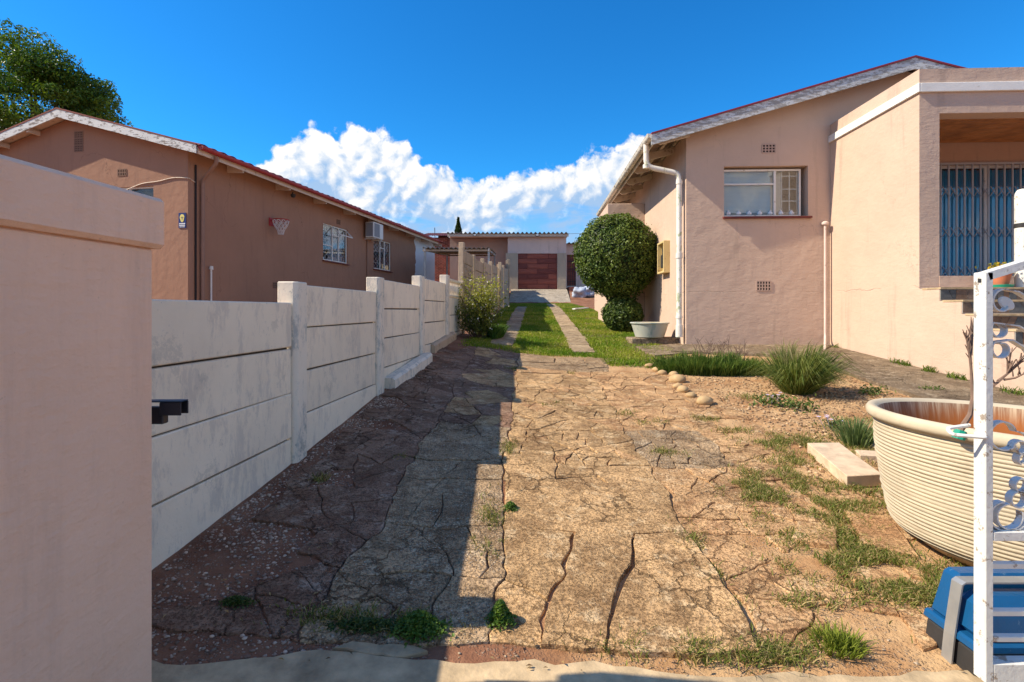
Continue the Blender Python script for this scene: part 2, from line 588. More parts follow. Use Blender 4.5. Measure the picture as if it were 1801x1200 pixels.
def ground_mat():
    m, t = mat('soil')
    co = world_co(t)
    zone = t.n('ShaderNodeVertexColor', {'layer_name': 'tint'}).outputs[0]
    z = t.n('ShaderNodeSeparateColor', None, Color=zone)
    n1 = t.noise(co, 2.2, 8.0, 0.68)
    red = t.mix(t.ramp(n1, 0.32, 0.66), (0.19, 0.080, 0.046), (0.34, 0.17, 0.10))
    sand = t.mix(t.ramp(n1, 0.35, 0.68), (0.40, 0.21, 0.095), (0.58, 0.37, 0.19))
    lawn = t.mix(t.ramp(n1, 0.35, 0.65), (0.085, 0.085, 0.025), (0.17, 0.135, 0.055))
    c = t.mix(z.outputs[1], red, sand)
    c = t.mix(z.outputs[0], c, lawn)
    gr = t.n('ShaderNodeTexVoronoi', {'feature': 'F1'}, Vector=co, Scale=85.0)
    g = t.math('MULTIPLY', t.ramp(gr.outputs['Distance'], 0.46, 0.28), t.ramp(t.noise(co, 5.0, 5.0, 0.6), 0.40, 0.60))
    sc = t.n('ShaderNodeSeparateColor', None, Color=gr.outputs['Color'])
    c = t.mix(t.math('MULTIPLY', g, 0.55), c, t.mix(sc.outputs[0], (0.16, 0.10, 0.07), (0.50, 0.40, 0.31)))
    h = t.math('ADD', t.noise(co, 18.0, 9.0, 0.7), t.math('MULTIPLY', g, 0.4))
    finish(t, c, 0.95, t.bump(h, 0.8, 0.025), 0.1)
    return m


M['soil'] = ground_mat()


def tinted(name, rough=0.6, spec=0.25, trans=0.0, mulc=(1, 1, 1), bump=0.0):
    """colour from the mesh's own per-piece tint"""
    m, t = mat(name)
    c = t.n('ShaderNodeVertexColor', {'layer_name': 'tint'}).outputs[0]
    c = t.mix(1.0, c, mulc, 'MULTIPLY')
    p = t.n('ShaderNodeBsdfPrincipled', None, Base_Color=c, Roughness=rough)
    p.inputs['Specular IOR Level'].default_value = spec
    if bump:
        co = world_co(t)
        t.put(p.inputs['Normal'], t.bump(t.noise(co, 60.0, 4.0), bump, 0.01))
    sh = p
    if trans:
        tr = t.n('ShaderNodeBsdfTranslucent', None, Color=t.mix(1.0, c, (1.25, 1.3, 0.6), 'MULTIPLY'))
        sh = t.n('ShaderNodeMixShader', None, i0=trans, i1=p, i2=tr)
    t.n('ShaderNodeOutputMaterial', None, Surface=sh)
    return m


M['leaf'] = tinted('leaf', 0.45, 0.35, 0.28)
M['glossy_leaf'] = tinted('glossy_leaf', 0.48, 0.28, 0.15)
M['grass'] = tinted('grass_blade', 0.6, 0.2, 0.30)
M['pebble'] = tinted('pebble', 0.8, 0.2, 0.0, bump=0.2)
M['step_slab'] = plain('pale_slab', (0.66, 0.49, 0.33), 0.9, 0.32, 9.0, 0.8, 45.0)
M['threshold'] = plain('threshold_concrete', (0.55, 0.405, 0.24), 0.92, 0.55, 7.0, 0.9, 40.0)
M['bark'] = plain('bark', (0.13, 0.085, 0.055), 0.9, 0.35, 14.0, 0.8, 40.0)
M['twig'] = plain('dry_twig', (0.21, 0.135, 0.10), 0.9, 0.25, 20.0, 0.3)
M['petal'] = plain('pale_petal', (0.62, 0.52, 0.72), 0.7, 0.1)
M['white_petal'] = plain('white_petal', (0.80, 0.78, 0.76), 0.7, 0.06)
M['stone'] = plain('river_stone', (0.50, 0.33, 0.165), 0.75, 0.35, 9.0, 0.35, 30.0)


def worn_paint(name, col, under, amt, rough=0.55, scale=9.0, stretch=(1, 1, 1)):
    m, t = mat(name)
    co = t.n('ShaderNodeMapping', None, Vector=world_co(t))
    co.inputs['Scale'].default_value = stretch
    co = co.outputs[0]
    f = t.ramp(t.noise(co, scale * 0.4, 5.0), 0.3, 0.7, 0.90, 1.05, False)
    c = mul(t, col, f)
    k = t.ramp(t.noise(co, scale, 9.0, 0.75), 0.62 - amt * 0.2, 0.68 - amt * 0.2)
    c = t.mix(t.math('MULTIPLY', k, 0.85), c, under)
    finish(t, c, rough, t.bump(t.math('ADD', t.math('MULTIPLY', k, -0.6), t.noise(co, 60.0, 3.0)), 0.25, 0.006), 0.35)
    return m


M['barge'] = worn_paint('weathered_barge_paint', (0.62, 0.63, 0.63), (0.30, 0.27, 0.24), 0.75, 0.7, 7.0, (1, 1, 3.5))
M['barge_worn'] = worn_paint('flaking_barge_paint', (0.68, 0.68, 0.66), (0.14, 0.10, 0.08), 0.50, 0.7, 6.0, (1, 1, 3))
M['trim_white'] = worn_paint('white_trim', (0.82, 0.80, 0.76), (0.5, 0.45, 0.38), 0.0, 0.6)
M['fascia'] = worn_paint('cream_fascia', (0.66, 0.53, 0.42), (0.36, 0.27, 0.2), 0.2, 0.7)
M['rafter'] = worn_paint('rafter_paint', (0.60, 0.49, 0.37), (0.30, 0.2, 0.14), 0.35, 0.7, 7.0)
M['gutter_white'] = worn_paint('gutter_paint', (0.74, 0.69, 0.60), (0.38, 0.32, 0.26), 0.5, 0.5, 10.0)
M['pipe_white'] = worn_paint('pipe_paint', (0.78, 0.73, 0.66), (0.36, 0.40, 0.22), 0.42, 0.5, 8.0, (1, 1, 0.6))
M['pipe_pink'] = worn_paint('pipe_pink', (0.70, 0.55, 0.49), (0.45, 0.34, 0.3), 0.1, 0.5)
M['gutter_red'] = worn_paint('red_gutter_paint', (0.36, 0.045, 0.045), (0.20, 0.05, 0.04), 0.2, 0.45)
M['red_roof'] = plain('red_roof_sheet', (0.28, 0.035, 0.05), 0.5, 0.2)
M['roof_under'] = plain('roof_underside', (0.27, 0.18, 0.13), 0.8, 0.3, 5.0)
M['tile'] = plain('red_clay_tile', (0.22, 0.055, 0.04), 0.7, 0.40, 5.0, 0.4, 30.0)
M['gutter_brown'] = plain('brown_pipe', (0.30, 0.175, 0.125), 0.6, 0.1)
M['black_pipe'] = plain('dark_conduit', (0.02, 0.014, 0.014), 0.6, 0.1)
M['sill'] = plain('sill_tile', (0.16, 0.032, 0.028), 0.5, 0.2)
M['frame_white'] = worn_paint('window_paint', (0.76, 0.73, 0.68), (0.40, 0.34, 0.28), 0.15, 0.45)
M['gate_white'] = worn_paint('gate_paint', (0.74, 0.73, 0.68), (0.28, 0.20, 0.14), 0.30, 0.4, 16.0)
M['airbrick'] = plain('airbrick_clay', (0.50, 0.35, 0.28), 0.85, 0.15)
M['airbrick_brown'] = plain('airbrick_brown', (0.25, 0.145, 0.10), 0.85, 0.15)
M['hole'] = plain('slot_shade_black', (0.015, 0.010, 0.009), 0.95, 0.1)  # near-black paint for the shade inside the airbrick slots
M['blind'] = plain('blind_slat', (0.84, 0.76, 0.62), 0.6, 0.05)
M['curtain_net'] = plain('net_curtain', (0.56, 0.54, 0.58), 0.9, 0.06)
M['room_dark'] = plain('dark_room', (0.05, 0.045, 0.055), 0.9, 0.1)  # near-black sheet colour standing in for the unlit room behind the glass
M['curtain_blue'] = plain('blue_curtain', (0.06, 0.40, 0.66), 0.85, 0.12, 3.0, 0.1)
M['trellis'] = plain('trellis_paint', (0.50, 0.50, 0.52), 0.45, 0.06)
M['timber'] = plain('ceiling_timber', (0.62, 0.27, 0.09), 0.55, 0.4, 4.0)
M['galv'] = plain('galvanised_steel', (0.42, 0.42, 0.41), 0.5, 0.2, 8.0, 0.1, 40.0, 0.6)
M['steel_rail'] = plain('worn_rail_steel', (0.20, 0.17, 0.16), 0.6, 0.3, 12.0, 0.2, 40.0, 0.3)
M['steel_dark'] = plain('dark_steel', (0.05, 0.05, 0.06), 0.45, 0.25, 8.0, 0.1, 40.0, 0.6)
M['blue_plastic'] = worn_paint('blue_plastic', (0.008, 0.085, 0.225), (0.14, 0.24, 0.36), 0.02, 0.34, 22.0, (1, 1, 0.4))
M['black_plastic'] = plain('black_plastic', (0.035, 0.033, 0.033), 0.6, 0.2, 8.0)
M['terracotta'] = plain('terracotta', (0.55, 0.18, 0.09), 0.8, 0.12)
M['green_plastic'] = plain('green_plastic', (0.01, 0.30, 0.20), 0.4, 0.08)
M['hoop_red'] = plain('red_enamel', (0.42, 0.03, 0.03), 0.45, 0.08)
M['net'] = plain('white_net', (0.68, 0.62, 0.60), 0.9, 0.05)
M['ac_white'] = plain('ac_casing', (0.70, 0.70, 0.68), 0.5, 0.06)
M['ac_grey'] = plain('ac_grille', (0.24, 0.25, 0.27), 0.6, 0.1)
M['sign_blue'] = plain('sign_blue', (0.012, 0.03, 0.16), 0.5, 0.04)
M['sign_yellow'] = plain('sign_yellow', (0.78, 0.66, 0.20), 0.5, 0.04)
M['sign_white'] = plain('sign_white', (0.78, 0.78, 0.78), 0.5, 0.04)
M['rubbish'] = plain('crumpled_plastic', (0.42, 0.46, 0.55), 0.5, 0.4, 7.0, 0.4, 12.0)
M['mortar'] = plain('mortar', (0.42, 0.38, 0.33), 0.95, 0.15)
M['meter_wood'] = worn_paint('meter_box_wood', (0.62, 0.47, 0.22), (0.35, 0.22, 0.1), 0.3, 0.7)
M['cement_sheet'] = plain('cement_sheet', (0.22, 0.195, 0.17), 0.9, 0.35, 4.0, 0.3)
M['wire'] = plain('black_cable', (0.03, 0.03, 0.03), 0.6, 0.1)


def slate_mat():
    m, t = mat('slate')
    co = world_co(t)
    rnd = t.n('ShaderNodeObjectInfo').outputs['Random']
    cr = t.n('ShaderNodeValToRGB', None, Fac=rnd)
    e = cr.color_ramp.elements
    e[0].color = (0.05, 0.055, 0.06, 1)
    e[1].color = (0.16, 0.085, 0.045, 1)
    k = e.new(0.5)
    k.color = (0.11, 0.11, 0.11, 1)
    c = mul(t, cr.outputs[0], t.ramp(t.noise(co, 18.0, 6.0, 0.7), 0.3, 0.7, 0.65, 1.35, False))
    finish(t, c, 0.6, t.bump(t.noise(co, 25.0, 6.0, 0.7), 0.6, 0.01), 0.4)
    return m


M['slate'] = slate_mat()


def brick_mat():
    m, t = mat('face_brick')
    co = world_co(t)
    mp = t.n('ShaderNodeMapping', None, Vector=co)
    mp.inputs['Rotation'].default_value = (R(90), 0, 0)
    b = t.n('ShaderNodeTexBrick', None, Vector=mp.outputs[0], Scale=4.4, Color1=(0.30, 0.07, 0.045), Color2=(0.17, 0.04, 0.03), Mortar=(0.38, 0.26, 0.2))
    b.inputs['Mortar Size'].default_value = 0.03
    b.inputs['Brick Width'].default_value = 1.0
    b.inputs['Row Height'].default_value = 0.36
    c = mul(t, b.outputs[0], t.ramp(t.noise(co, 3.0, 5.0, 0.7), 0.3, 0.7, 0.6, 1.3, False))
    finish(t, c, 0.9, t.bump(b.outputs['Fac'], -0.5, 0.01), 0.15)
    return m


M['brick'] = brick_mat()


def door_wood():
    m, t = mat('stained_door_timber')
    co = world_co(t)
    mp = t.n('ShaderNodeMapping', None, Vector=co)
    mp.inputs['Scale'].default_value = (0.6, 1, 9)
    rnd = t.n('ShaderNodeObjectInfo').outputs['Random']
    f = t.math('ADD', t.noise(mp.outputs[0], 3.0, 6.0, 0.65), t.math('MULTIPLY_ADD', rnd, 0.36, -0.18))
    c = t.mix(t.ramp(f, 0.25, 0.8), (0.15, 0.026, 0.018), (0.35, 0.085, 0.048))
    finish(t, c, 0.5, t.bump(f, 0.2, 0.005), 0.4)
    return m


M['door'] = door_wood()


def glass_mat(name, tint=(0.8, 0.86, 0.9), refl=0.35):
    m, t = mat(name)
    g = t.n('ShaderNodeNewGeometry')
    cs = t.math('ABSOLUTE', t.vmath('DOT_PRODUCT', g.outputs['Incoming'], g.outputs['Normal']))
    fr = t.math('MULTIPLY_ADD', t.math('POWER', t.math('SUBTRACT', 1.0, cs), 5.0), 0.95, 0.045)
    tr = t.n('ShaderNodeBsdfTransparent', None, Color=tint)
    gl = t.n('ShaderNodeBsdfGlossy', None, Color=(1, 1, 1), Roughness=0.02)
    mx = t.n('ShaderNodeMixShader', None, i0=t.math('ADD', fr, refl * 0.25, clamp=True), i1=tr, i2=gl)
    t.n('ShaderNodeOutputMaterial', None, Surface=mx)
    return m


M['glass'] = glass_mat('window_glass', (0.86, 0.9, 0.92), 0.08)


def planter_mat():
    m, t = mat('planter_plastic')
    co = obj_co(t)
    f = t.ramp(t.noise(co, 3.0, 6.0, 0.65), 0.3, 0.7, 0.84, 1.06, False)
    c = mul(t, (0.58, 0.485, 0.345), f)
    c = t.mix(t.math('MULTIPLY', t.ramp(t.noise(co, 9.0, 7.0, 0.7), 0.54, 0.70), 0.35), c, (0.36, 0.28, 0.18))
    finish(t, c, 0.7, t.bump(t.noise(co, 70.0, 4.0), 0.25, 0.004), 0.3)
    m2, t = mat('planter_inside')
    co = obj_co(t)
    sp = t.n('ShaderNodeSeparateXYZ', None, Vector=co)
    ang = t.math('ARCTAN2', sp.outputs[1], sp.outputs[0])
    st = t.noise(t.n('ShaderNodeCombineXYZ', None, X=t.math('MULTIPLY', ang, 9.0), Y=t.math('MULTIPLY', sp.outputs[2], 0.8)), 3.0, 6.0, 0.65)
    c = t.mix(t.ramp(st, 0.40, 0.62), (0.22, 0.16, 0.12), (0.58, 0.47, 0.33))
    lvl = t.math('MULTIPLY_ADD', st, 0.16, sp.outputs[2])
    c = t.mix(t.ramp(lvl, 0.80, 0.62), c, (0.34, 0.12, 0.035))
    finish(t, c, 0.8, None, 0.2)
    return m, m2


M['planter'], M['planter_in'] = planter_mat()
M['tub'] = worn_paint('tub_enamel', (0.46, 0.46, 0.40), (0.26, 0.33, 0.30), 0.45, 0.55, 5.0, (1, 1, 0.4))
M['tub_in'] = plain('tub_water_stain', (0.52, 0.40, 0.22), 0.5, 0.25)

# ------------------------------------------------------------------ foliage and pebble meshes
def unit(a):
    return a / np.maximum(np.linalg.norm(a, axis=1, keepdims=True), 1e-9)


def leaf_mesh(name, P, Nrm, size, cols, material, aspect=0.5, spread=0.8, extra=None):
    """one small folded leaf per point"""
    n = len(P)
    Nn = unit(Nrm + RNG.normal(0, spread, (n, 3)))
    T = unit(np.cross(Nn, RNG.normal(0, 1, (n, 3))))
    B = np.cross(Nn, T)
    s = (size * RNG.uniform(0.65, 1.3, n))[:, None]
    a = P - T * s * 0.5
    c = P + T * s * 0.5 - Nn * s * 0.10
    b = P + B * s * aspect * 0.5 + Nn * s * 0.10
    d = P - B * s * aspect * 0.5 + Nn * s * 0.10
    V = np.stack([a, b, c, d], 1).reshape(-1, 3)
    i = np.arange(n)[:, None] * 4
    F = np.concatenate([i + np.array([[0, 1, 2]]), i + np.array([[0, 2, 3]])])
    C = np.repeat(cols, 4, axis=0)
    faces = [F]
    mats = [material]
    midx = np.zeros(len(F), dtype=np.int32)
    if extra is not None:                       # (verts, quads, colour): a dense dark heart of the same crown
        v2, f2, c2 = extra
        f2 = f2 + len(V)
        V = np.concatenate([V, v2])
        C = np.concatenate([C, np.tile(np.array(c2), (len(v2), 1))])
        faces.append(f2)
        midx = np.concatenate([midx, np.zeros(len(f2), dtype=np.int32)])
    return np_mesh(name, V, faces, mats, False, C, midx)


def blade_mesh(name, base, height, lean, width, cols, material, curl=0.5):
    """grass blades: base (n,3), lean (n,2) horizontal throw as a share of the height"""
    n = len(base)
    h = height[:, None]
    ang = RNG.uniform(0, 2 * np.pi, n)
    sd = np.stack([np.cos(ang), np.sin(ang), np.zeros(n)], 1) * (width[:, None] / 2)
    L = np.concatenate([lean, np.zeros((n, 1))], 1) * h
    up = np.array([[0, 0, 1.0]])
    m1 = base + up * h * 0.48 + L * 0.30
    m2 = base + up * h * 0.82 + L * 0.68
    tip = base + up * h * (1.0 - curl * np.minimum(1.2, np.linalg.norm(lean, axis=1))[:, None] * 0.35) + L
    V = np.stack([base - sd, base + sd, m1 - sd * 0.85, m1 + sd * 0.85, m2 - sd * 0.55, m2 + sd * 0.55, tip], 1).reshape(-1, 3)
    i = np.arange(n)[:, None] * 7
    Q = np.concatenate([i + np.array([[0, 1, 3, 2]]), i + np.array([[2, 3, 5, 4]])])
    T = i + np.array([[4, 5, 6]])
    return np_mesh(name, V, [Q, T], [material], False, np.repeat(cols, 7, axis=0))


_p = (1 + 5 ** 0.5) / 2
ICO_V = unit(np.array([(-1, _p, 0), (1, _p, 0), (-1, -_p, 0), (1, -_p, 0), (0, -1, _p), (0, 1, _p), (0, -1, -_p), (0, 1, -_p),
                       (_p, 0, -1), (_p, 0, 1), (-_p, 0, -1), (-_p, 0, 1)], dtype=float))
ICO_F = np.array([(0, 11, 5), (0, 5, 1), (0, 1, 7), (0, 7, 10), (0, 10, 11), (1, 5, 9), (5, 11, 4), (11, 10, 2), (10, 7, 6), (7, 1, 8),
                  (3, 9, 4), (3, 4, 2), (3, 2, 6), (3, 6, 8), (3, 8, 9), (4, 9, 5), (2, 4, 11), (6, 2, 10), (8, 6, 7), (9, 8, 1)])


def pebble_mesh(name, P, size, cols):
    n = len(P)
    ang = RNG.uniform(0, 2 * np.pi, n)
    ca, sa = np.cos(ang), np.sin(ang)
    V = ICO_V[None] * (size[:, None, None] * np.stack([RNG.uniform(0.8, 1.4, n), RNG.uniform(0.6, 1.0, n), RNG.uniform(0.4, 0.7, n)], 1)[:, None, :])
    V = V * RNG.uniform(0.8, 1.15, (n, 12, 1))
    X = V[..., 0] * ca[:, None] - V[..., 1] * sa[:, None]
    Y = V[..., 0] * sa[:, None] + V[..., 1] * ca[:, None]
    V = np.stack([X, Y, V[..., 2]], 2) + P[:, None, :]
    F = (np.arange(n)[:, None, None] * 12 + ICO_F[None]).reshape(-1, 3)
    return np_mesh(name, V.reshape(-1, 3), [F], [M['pebble']], True, np.repeat(cols, 12, axis=0))


def sphere_quads(c, r, nu=20, nv=12, wob=0.06, squash=1.0):
    V, F = [], []
    for j in range(nv + 1):
        th = math.pi * (j + 0.02) / (nv + 0.04)
        for i in range(nu):
            ph = 2 * math.pi * i / nu
            d = Vector((math.sin(th) * math.cos(ph), math.sin(th) * math.sin(ph), math.cos(th)))
            k = r * (1 + wob * mnoise.noise(d * 3 + Vector(c)))
            V.append((c[0] + d.x * k, c[1] + d.y * k, c[2] + d.z * k * squash))
    for j in range(nv):
        for i in range(nu):
            F.append((j * nu + i, (j + 1) * nu + i, (j + 1) * nu + (i + 1) % nu, j * nu + (i + 1) % nu))
    return np.array(V), np.array(F)


def mixcol(n, a, b, jitter=0.12, bias=None):
    t = RNG.uniform(0, 1, n) if bias is None else np.clip(bias, 0, 1)
    c = np.array(a)[None] * (1 - t[:, None]) + np.array(b)[None] * t[:, None]
    return np.clip(c * RNG.uniform(1 - jitter, 1 + jitter, (n, 1)), 0, 1)


# ------------------------------------------------------------------ ground
def spaced(lo, hi, step, far, grow=1.35):
    a = list(np.arange(lo, hi + 1e-6, step))
    s, x = step, hi
    while x < far:
        s *= grow
        x += s
        a.append(x)
    s, x = step, lo
    left = []
    while x > -far:
        s *= grow
        x -= s
        left.append(x)
    return np.array(left[::-1] + a)


def lawn_w(x, y):
    """1 where the lawn grows"""
    n = 0.25 * mnoise.noise(Vector((x * 1.6, y * 1.6, 5)))
    a = sstep(8.35 + n, 8.75 + n, y) * (1 - sstep(25.6, 26.2, y))
    left = -0.72 + 0.035 * (y - 9) + n * 0.5
    right = 2.95 + n * 0.3 + (0.0 if y < 12 else 0.05)
    a *= sstep(left - 0.1, left + 0.15, x) * (1 - sstep(right - 0.2, right, x))
    if y < 9.4:                                 # lawn runs further forward on the right of the tracks
        a = max(a, sstep(7.55 + n, 7.85 + n, y) * sstep(1.35 + n, 1.6 + n, x) * (1 - sstep(2.35, 2.55, x)))
    return a


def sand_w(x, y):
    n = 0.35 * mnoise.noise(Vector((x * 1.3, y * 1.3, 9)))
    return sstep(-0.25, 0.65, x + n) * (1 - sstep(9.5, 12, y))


def build_ground():
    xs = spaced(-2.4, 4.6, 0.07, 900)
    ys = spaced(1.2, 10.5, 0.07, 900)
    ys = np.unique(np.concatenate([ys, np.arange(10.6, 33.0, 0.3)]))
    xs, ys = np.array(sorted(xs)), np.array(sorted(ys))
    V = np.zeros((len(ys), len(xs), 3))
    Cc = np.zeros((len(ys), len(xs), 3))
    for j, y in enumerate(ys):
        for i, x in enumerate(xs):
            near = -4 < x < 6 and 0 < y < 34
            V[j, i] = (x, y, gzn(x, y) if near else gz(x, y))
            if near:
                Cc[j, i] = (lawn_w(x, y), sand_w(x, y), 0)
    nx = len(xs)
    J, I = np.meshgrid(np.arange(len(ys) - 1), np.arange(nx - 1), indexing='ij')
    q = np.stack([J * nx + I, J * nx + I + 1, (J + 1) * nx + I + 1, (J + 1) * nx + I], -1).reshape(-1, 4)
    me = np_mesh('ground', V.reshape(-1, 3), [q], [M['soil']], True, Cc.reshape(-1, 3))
    tag(link('ground', me), 'bare reddish soil sloping up between the houses', kind='structure')


build_ground()


# ------------------------------------------------------------------ cracked driveway: every slab a piece of its own
def poly_area(p):
    return 0.5 * sum(p[i][0] * p[(i + 1) % len(p)][1] - p[(i + 1) % len(p)][0] * p[i][1] for i in range(len(p)))


def poly_cut(p, o, d):
    """cut a convex polygon by the line through o along d"""
    nx, ny = -d[1], d[0]
    A, B = [], []
    for i in range(len(p)):
        a, b = p[i], p[(i + 1) % len(p)]
        sa = (a[0] - o[0]) * nx + (a[1] - o[1]) * ny
        sb = (b[0] - o[0]) * nx + (b[1] - o[1]) * ny
        (A if sa >= 0 else B).append(a)
        if sa * sb < 0:
            t = sa / (sa - sb)
            q = (a[0] + (b[0] - a[0]) * t, a[1] + (b[1] - a[1]) * t)
            A.append(q)
            B.append(q)
    return A, B


def shatter(p, target, rnd, out):
    a = abs(poly_area(p))
    if a < target * rnd.uniform(0.55, 1.9) or len(p) < 3:
        if len(p) >= 3 and a > 0.006:
            out.append(p)
        return
    cx = sum(q[0] for q in p) / len(p)
    cy = sum(q[1] for q in p) / len(p)
    sxx = sum((q[0] - cx) ** 2 for q in p)
    syy = sum((q[1] - cy) ** 2 for q in p)
    sxy = sum((q[0] - cx) * (q[1] - cy) for q in p)
    ang = 0.5 * math.atan2(2 * sxy, sxx - syy) + math.pi / 2 + rnd.gauss(0, 0.45)
    r = math.sqrt(a) * 0.22
    A, B = poly_cut(p, (cx + rnd.uniform(-r, r), cy + rnd.uniform(-r, r)), (math.cos(ang), math.sin(ang)))
    if len(A) < 3 or len(B) < 3:
        out.append(p)
        return
    shatter(A, target, rnd, out)
    shatter(B, target, rnd, out)


def warp2(x, y, k=1.0):
    a = mnoise.noise_vector(Vector((x * 2.6, y * 2.6, 1.3))) * 0.070 * k
    b = mnoise.noise_vector(Vector((x * 8.0, y * 8.0, 7.7))) * 0.026 * k
    c = mnoise.noise_vector(Vector((x * 24.0, y * 24.0, 2.1))) * 0.009 * k
    return x + a.x + b.x + c.x, y + a.y + b.y + c.y


def piece_mesh(name, poly, zf, gap, thick, step=0.07, k=1.0, lift=0.0, tilt=(0, 0), material=None):
    pts = []
    for i in range(len(poly)):
        a, b = poly[i], poly[(i + 1) % len(poly)]
        L = math.hypot(b[0] - a[0], b[1] - a[1])
        n = max(1, int(L / step))
        for j in range(n):
            t = j / n
            pts.append((a[0] + (b[0] - a[0]) * t, a[1] + (b[1] - a[1]) * t))
    pts = [warp2(x, y, k) for x, y in pts]
    cx = sum(p[0] for p in pts) / len(pts)
    cy = sum(p[1] for p in pts) / len(pts)
    if poly_area(pts) < 0:
        pts.reverse()

    def inset(p, g):
        d = math.hypot(p[0] - cx, p[1] - cy) + 1e-6
        s = max(0.3, 1 - g / d)
        return cx + (p[0] - cx) * s, cy + (p[1] - cy) * s
    bot, edge, top = [], [], []
    for p in pts:
        e = inset(p, gap)
        tz = zf(*e) + lift + tilt[0] * (e[0] - cx) + tilt[1] * (e[1] - cy)
        c = zf(cx, cy)
        t = inset(p, gap + 0.005)
        bot.append((e[0] - cx, e[1] - cy, tz - c - thick))
        edge.append((e[0] - cx, e[1] - cy, tz - c - 0.004))
        top.append((t[0] - cx, t[1] - cy, tz - c))
    n = len(pts)
    F = []
    for o in (0, n):
        F += [(o + i, o + (i + 1) % n, o + n + (i + 1) % n, o + n + i) for i in range(n)]
    F.append(tuple(range(2 * n, 3 * n)))
    me = bpy.data.meshes.new(name)
    me.from_pydata(bot + edge + top, [], F)
    me.materials.append(material)
    me.update()
    return me, (cx, cy, zf(cx, cy))


def build_driveway():
    root = empty('driveway', (0.4, 4.5, 0.33))
    tag(root, 'cracked crazy-paved concrete driveway rising between the houses', kind='structure')
    rnd = random.Random(5)
    rows = [1.91, 2.78, 3.74, 4.55, 5.40, 6.34, 7.25, 8.40]
    cols = [-1.38, -0.74, -0.08, 0.93, 1.56, 2.16]
    sizes = [  # target area of the pieces: a row of bays for each distance, columns from left to right
        [0.07, 0.07, 0.40, 0.08, 0.07],
        [0.06, 0.14, 0.42, 0.060, 0.06],
        [0.08, 0.14, 0.036, 0.036, 0.042],
        [0.10, 0.08, 0.060, 0.034, 0.042],
        [0.09, 0.07, 0.048, 0.040, 0.05],
        [0.10, 0.09, 0.11, 0.055, 0.09],
        [0.12, 0.12, 0.24, 0.18, 0.25]]
    agg = {(0, 1), (1, 1), (2, 1), (6, 2), (6, 3), (2, 3)}
    for j in range(len(rows) - 1):
        for i in range(len(cols) - 1):
            x0, x1, y0, y1 = cols[i], cols[i + 1], rows[j], rows[j + 1]
            sk = 0.03 * (y0 - 2)
            bay = [(x0 + sk, y0), (x1 + sk, y0), (x1 + sk + 0.03, y1), (x0 + sk + 0.03, y1)]
            out = []
            if (j, i) == (0, 2):
                c1, c2 = poly_cut(bay, (0.22, 2.35), (0.30, 1.0))
                a, b = poly_cut(c1, (-0.02, 2.28), (1.0, -0.62))
                d, e = poly_cut(c2, (0.38, 2.02), (0.36, 1.0))
                out = [q for q in (a, b, d, e) if len(q) > 2]
            elif (j, i) == (1, 2):
                a, b = poly_cut(bay, (0.3, 3.42), (1.0, 0.10))
                out = [b]
                shatter(a, 0.10, rnd, out)
            else:
                shatter(bay, sizes[j][i], rnd, out)
            for p in out:
                cx = sum(q[0] for q in p) / len(p)
                cy = sum(q[1] for q in p) / len(p)
                # ragged borders: soil has swallowed the outermost pieces
                if cx < -1.12 + 0.03 * (cy - 2) and rnd.random() < 0.30:
                    continue
                if cx > 1.75 and rnd.random() < (0.48 if cy < 4.2 else 0.25):
                    continue
                if cx > 1.15 and cy < 2.75 and rnd.random() < 0.60:
                    continue
                if cx > 1.45 and cy > 7.4:
                    continue
                key = 'slab_agg' if (j, i) in agg else ('slab_red_shade' if (i == 0 or (i == 1 and rnd.random() < 0.5)) else ('slab_sand' if (i >= 3 or rnd.random() < 0.2) else 'slab'))
                sunk = rnd.uniform(0.011, 0.019) if i < 3 else rnd.uniform(0.006, 0.015)
                big = abs(poly_area(p)) > 0.18
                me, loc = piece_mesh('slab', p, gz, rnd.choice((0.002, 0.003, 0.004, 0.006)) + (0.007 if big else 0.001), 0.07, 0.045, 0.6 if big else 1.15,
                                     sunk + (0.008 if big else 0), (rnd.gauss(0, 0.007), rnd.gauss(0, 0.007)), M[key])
                o = link('slab', me, root)
                o.location = Vector(loc) - root.location
    me, loc = piece_mesh('slab', [gpt(*p) for p in ((585, 1172), (640, 1146), (730, 1150), (765, 1168), (700, 1178))], gz, 0.002, 0.06, 0.04, 1.0, 0.014, (0, 0), M['threshold'])
    link('slab', me, root).location = Vector(loc) - root.location
    return root


build_driveway()


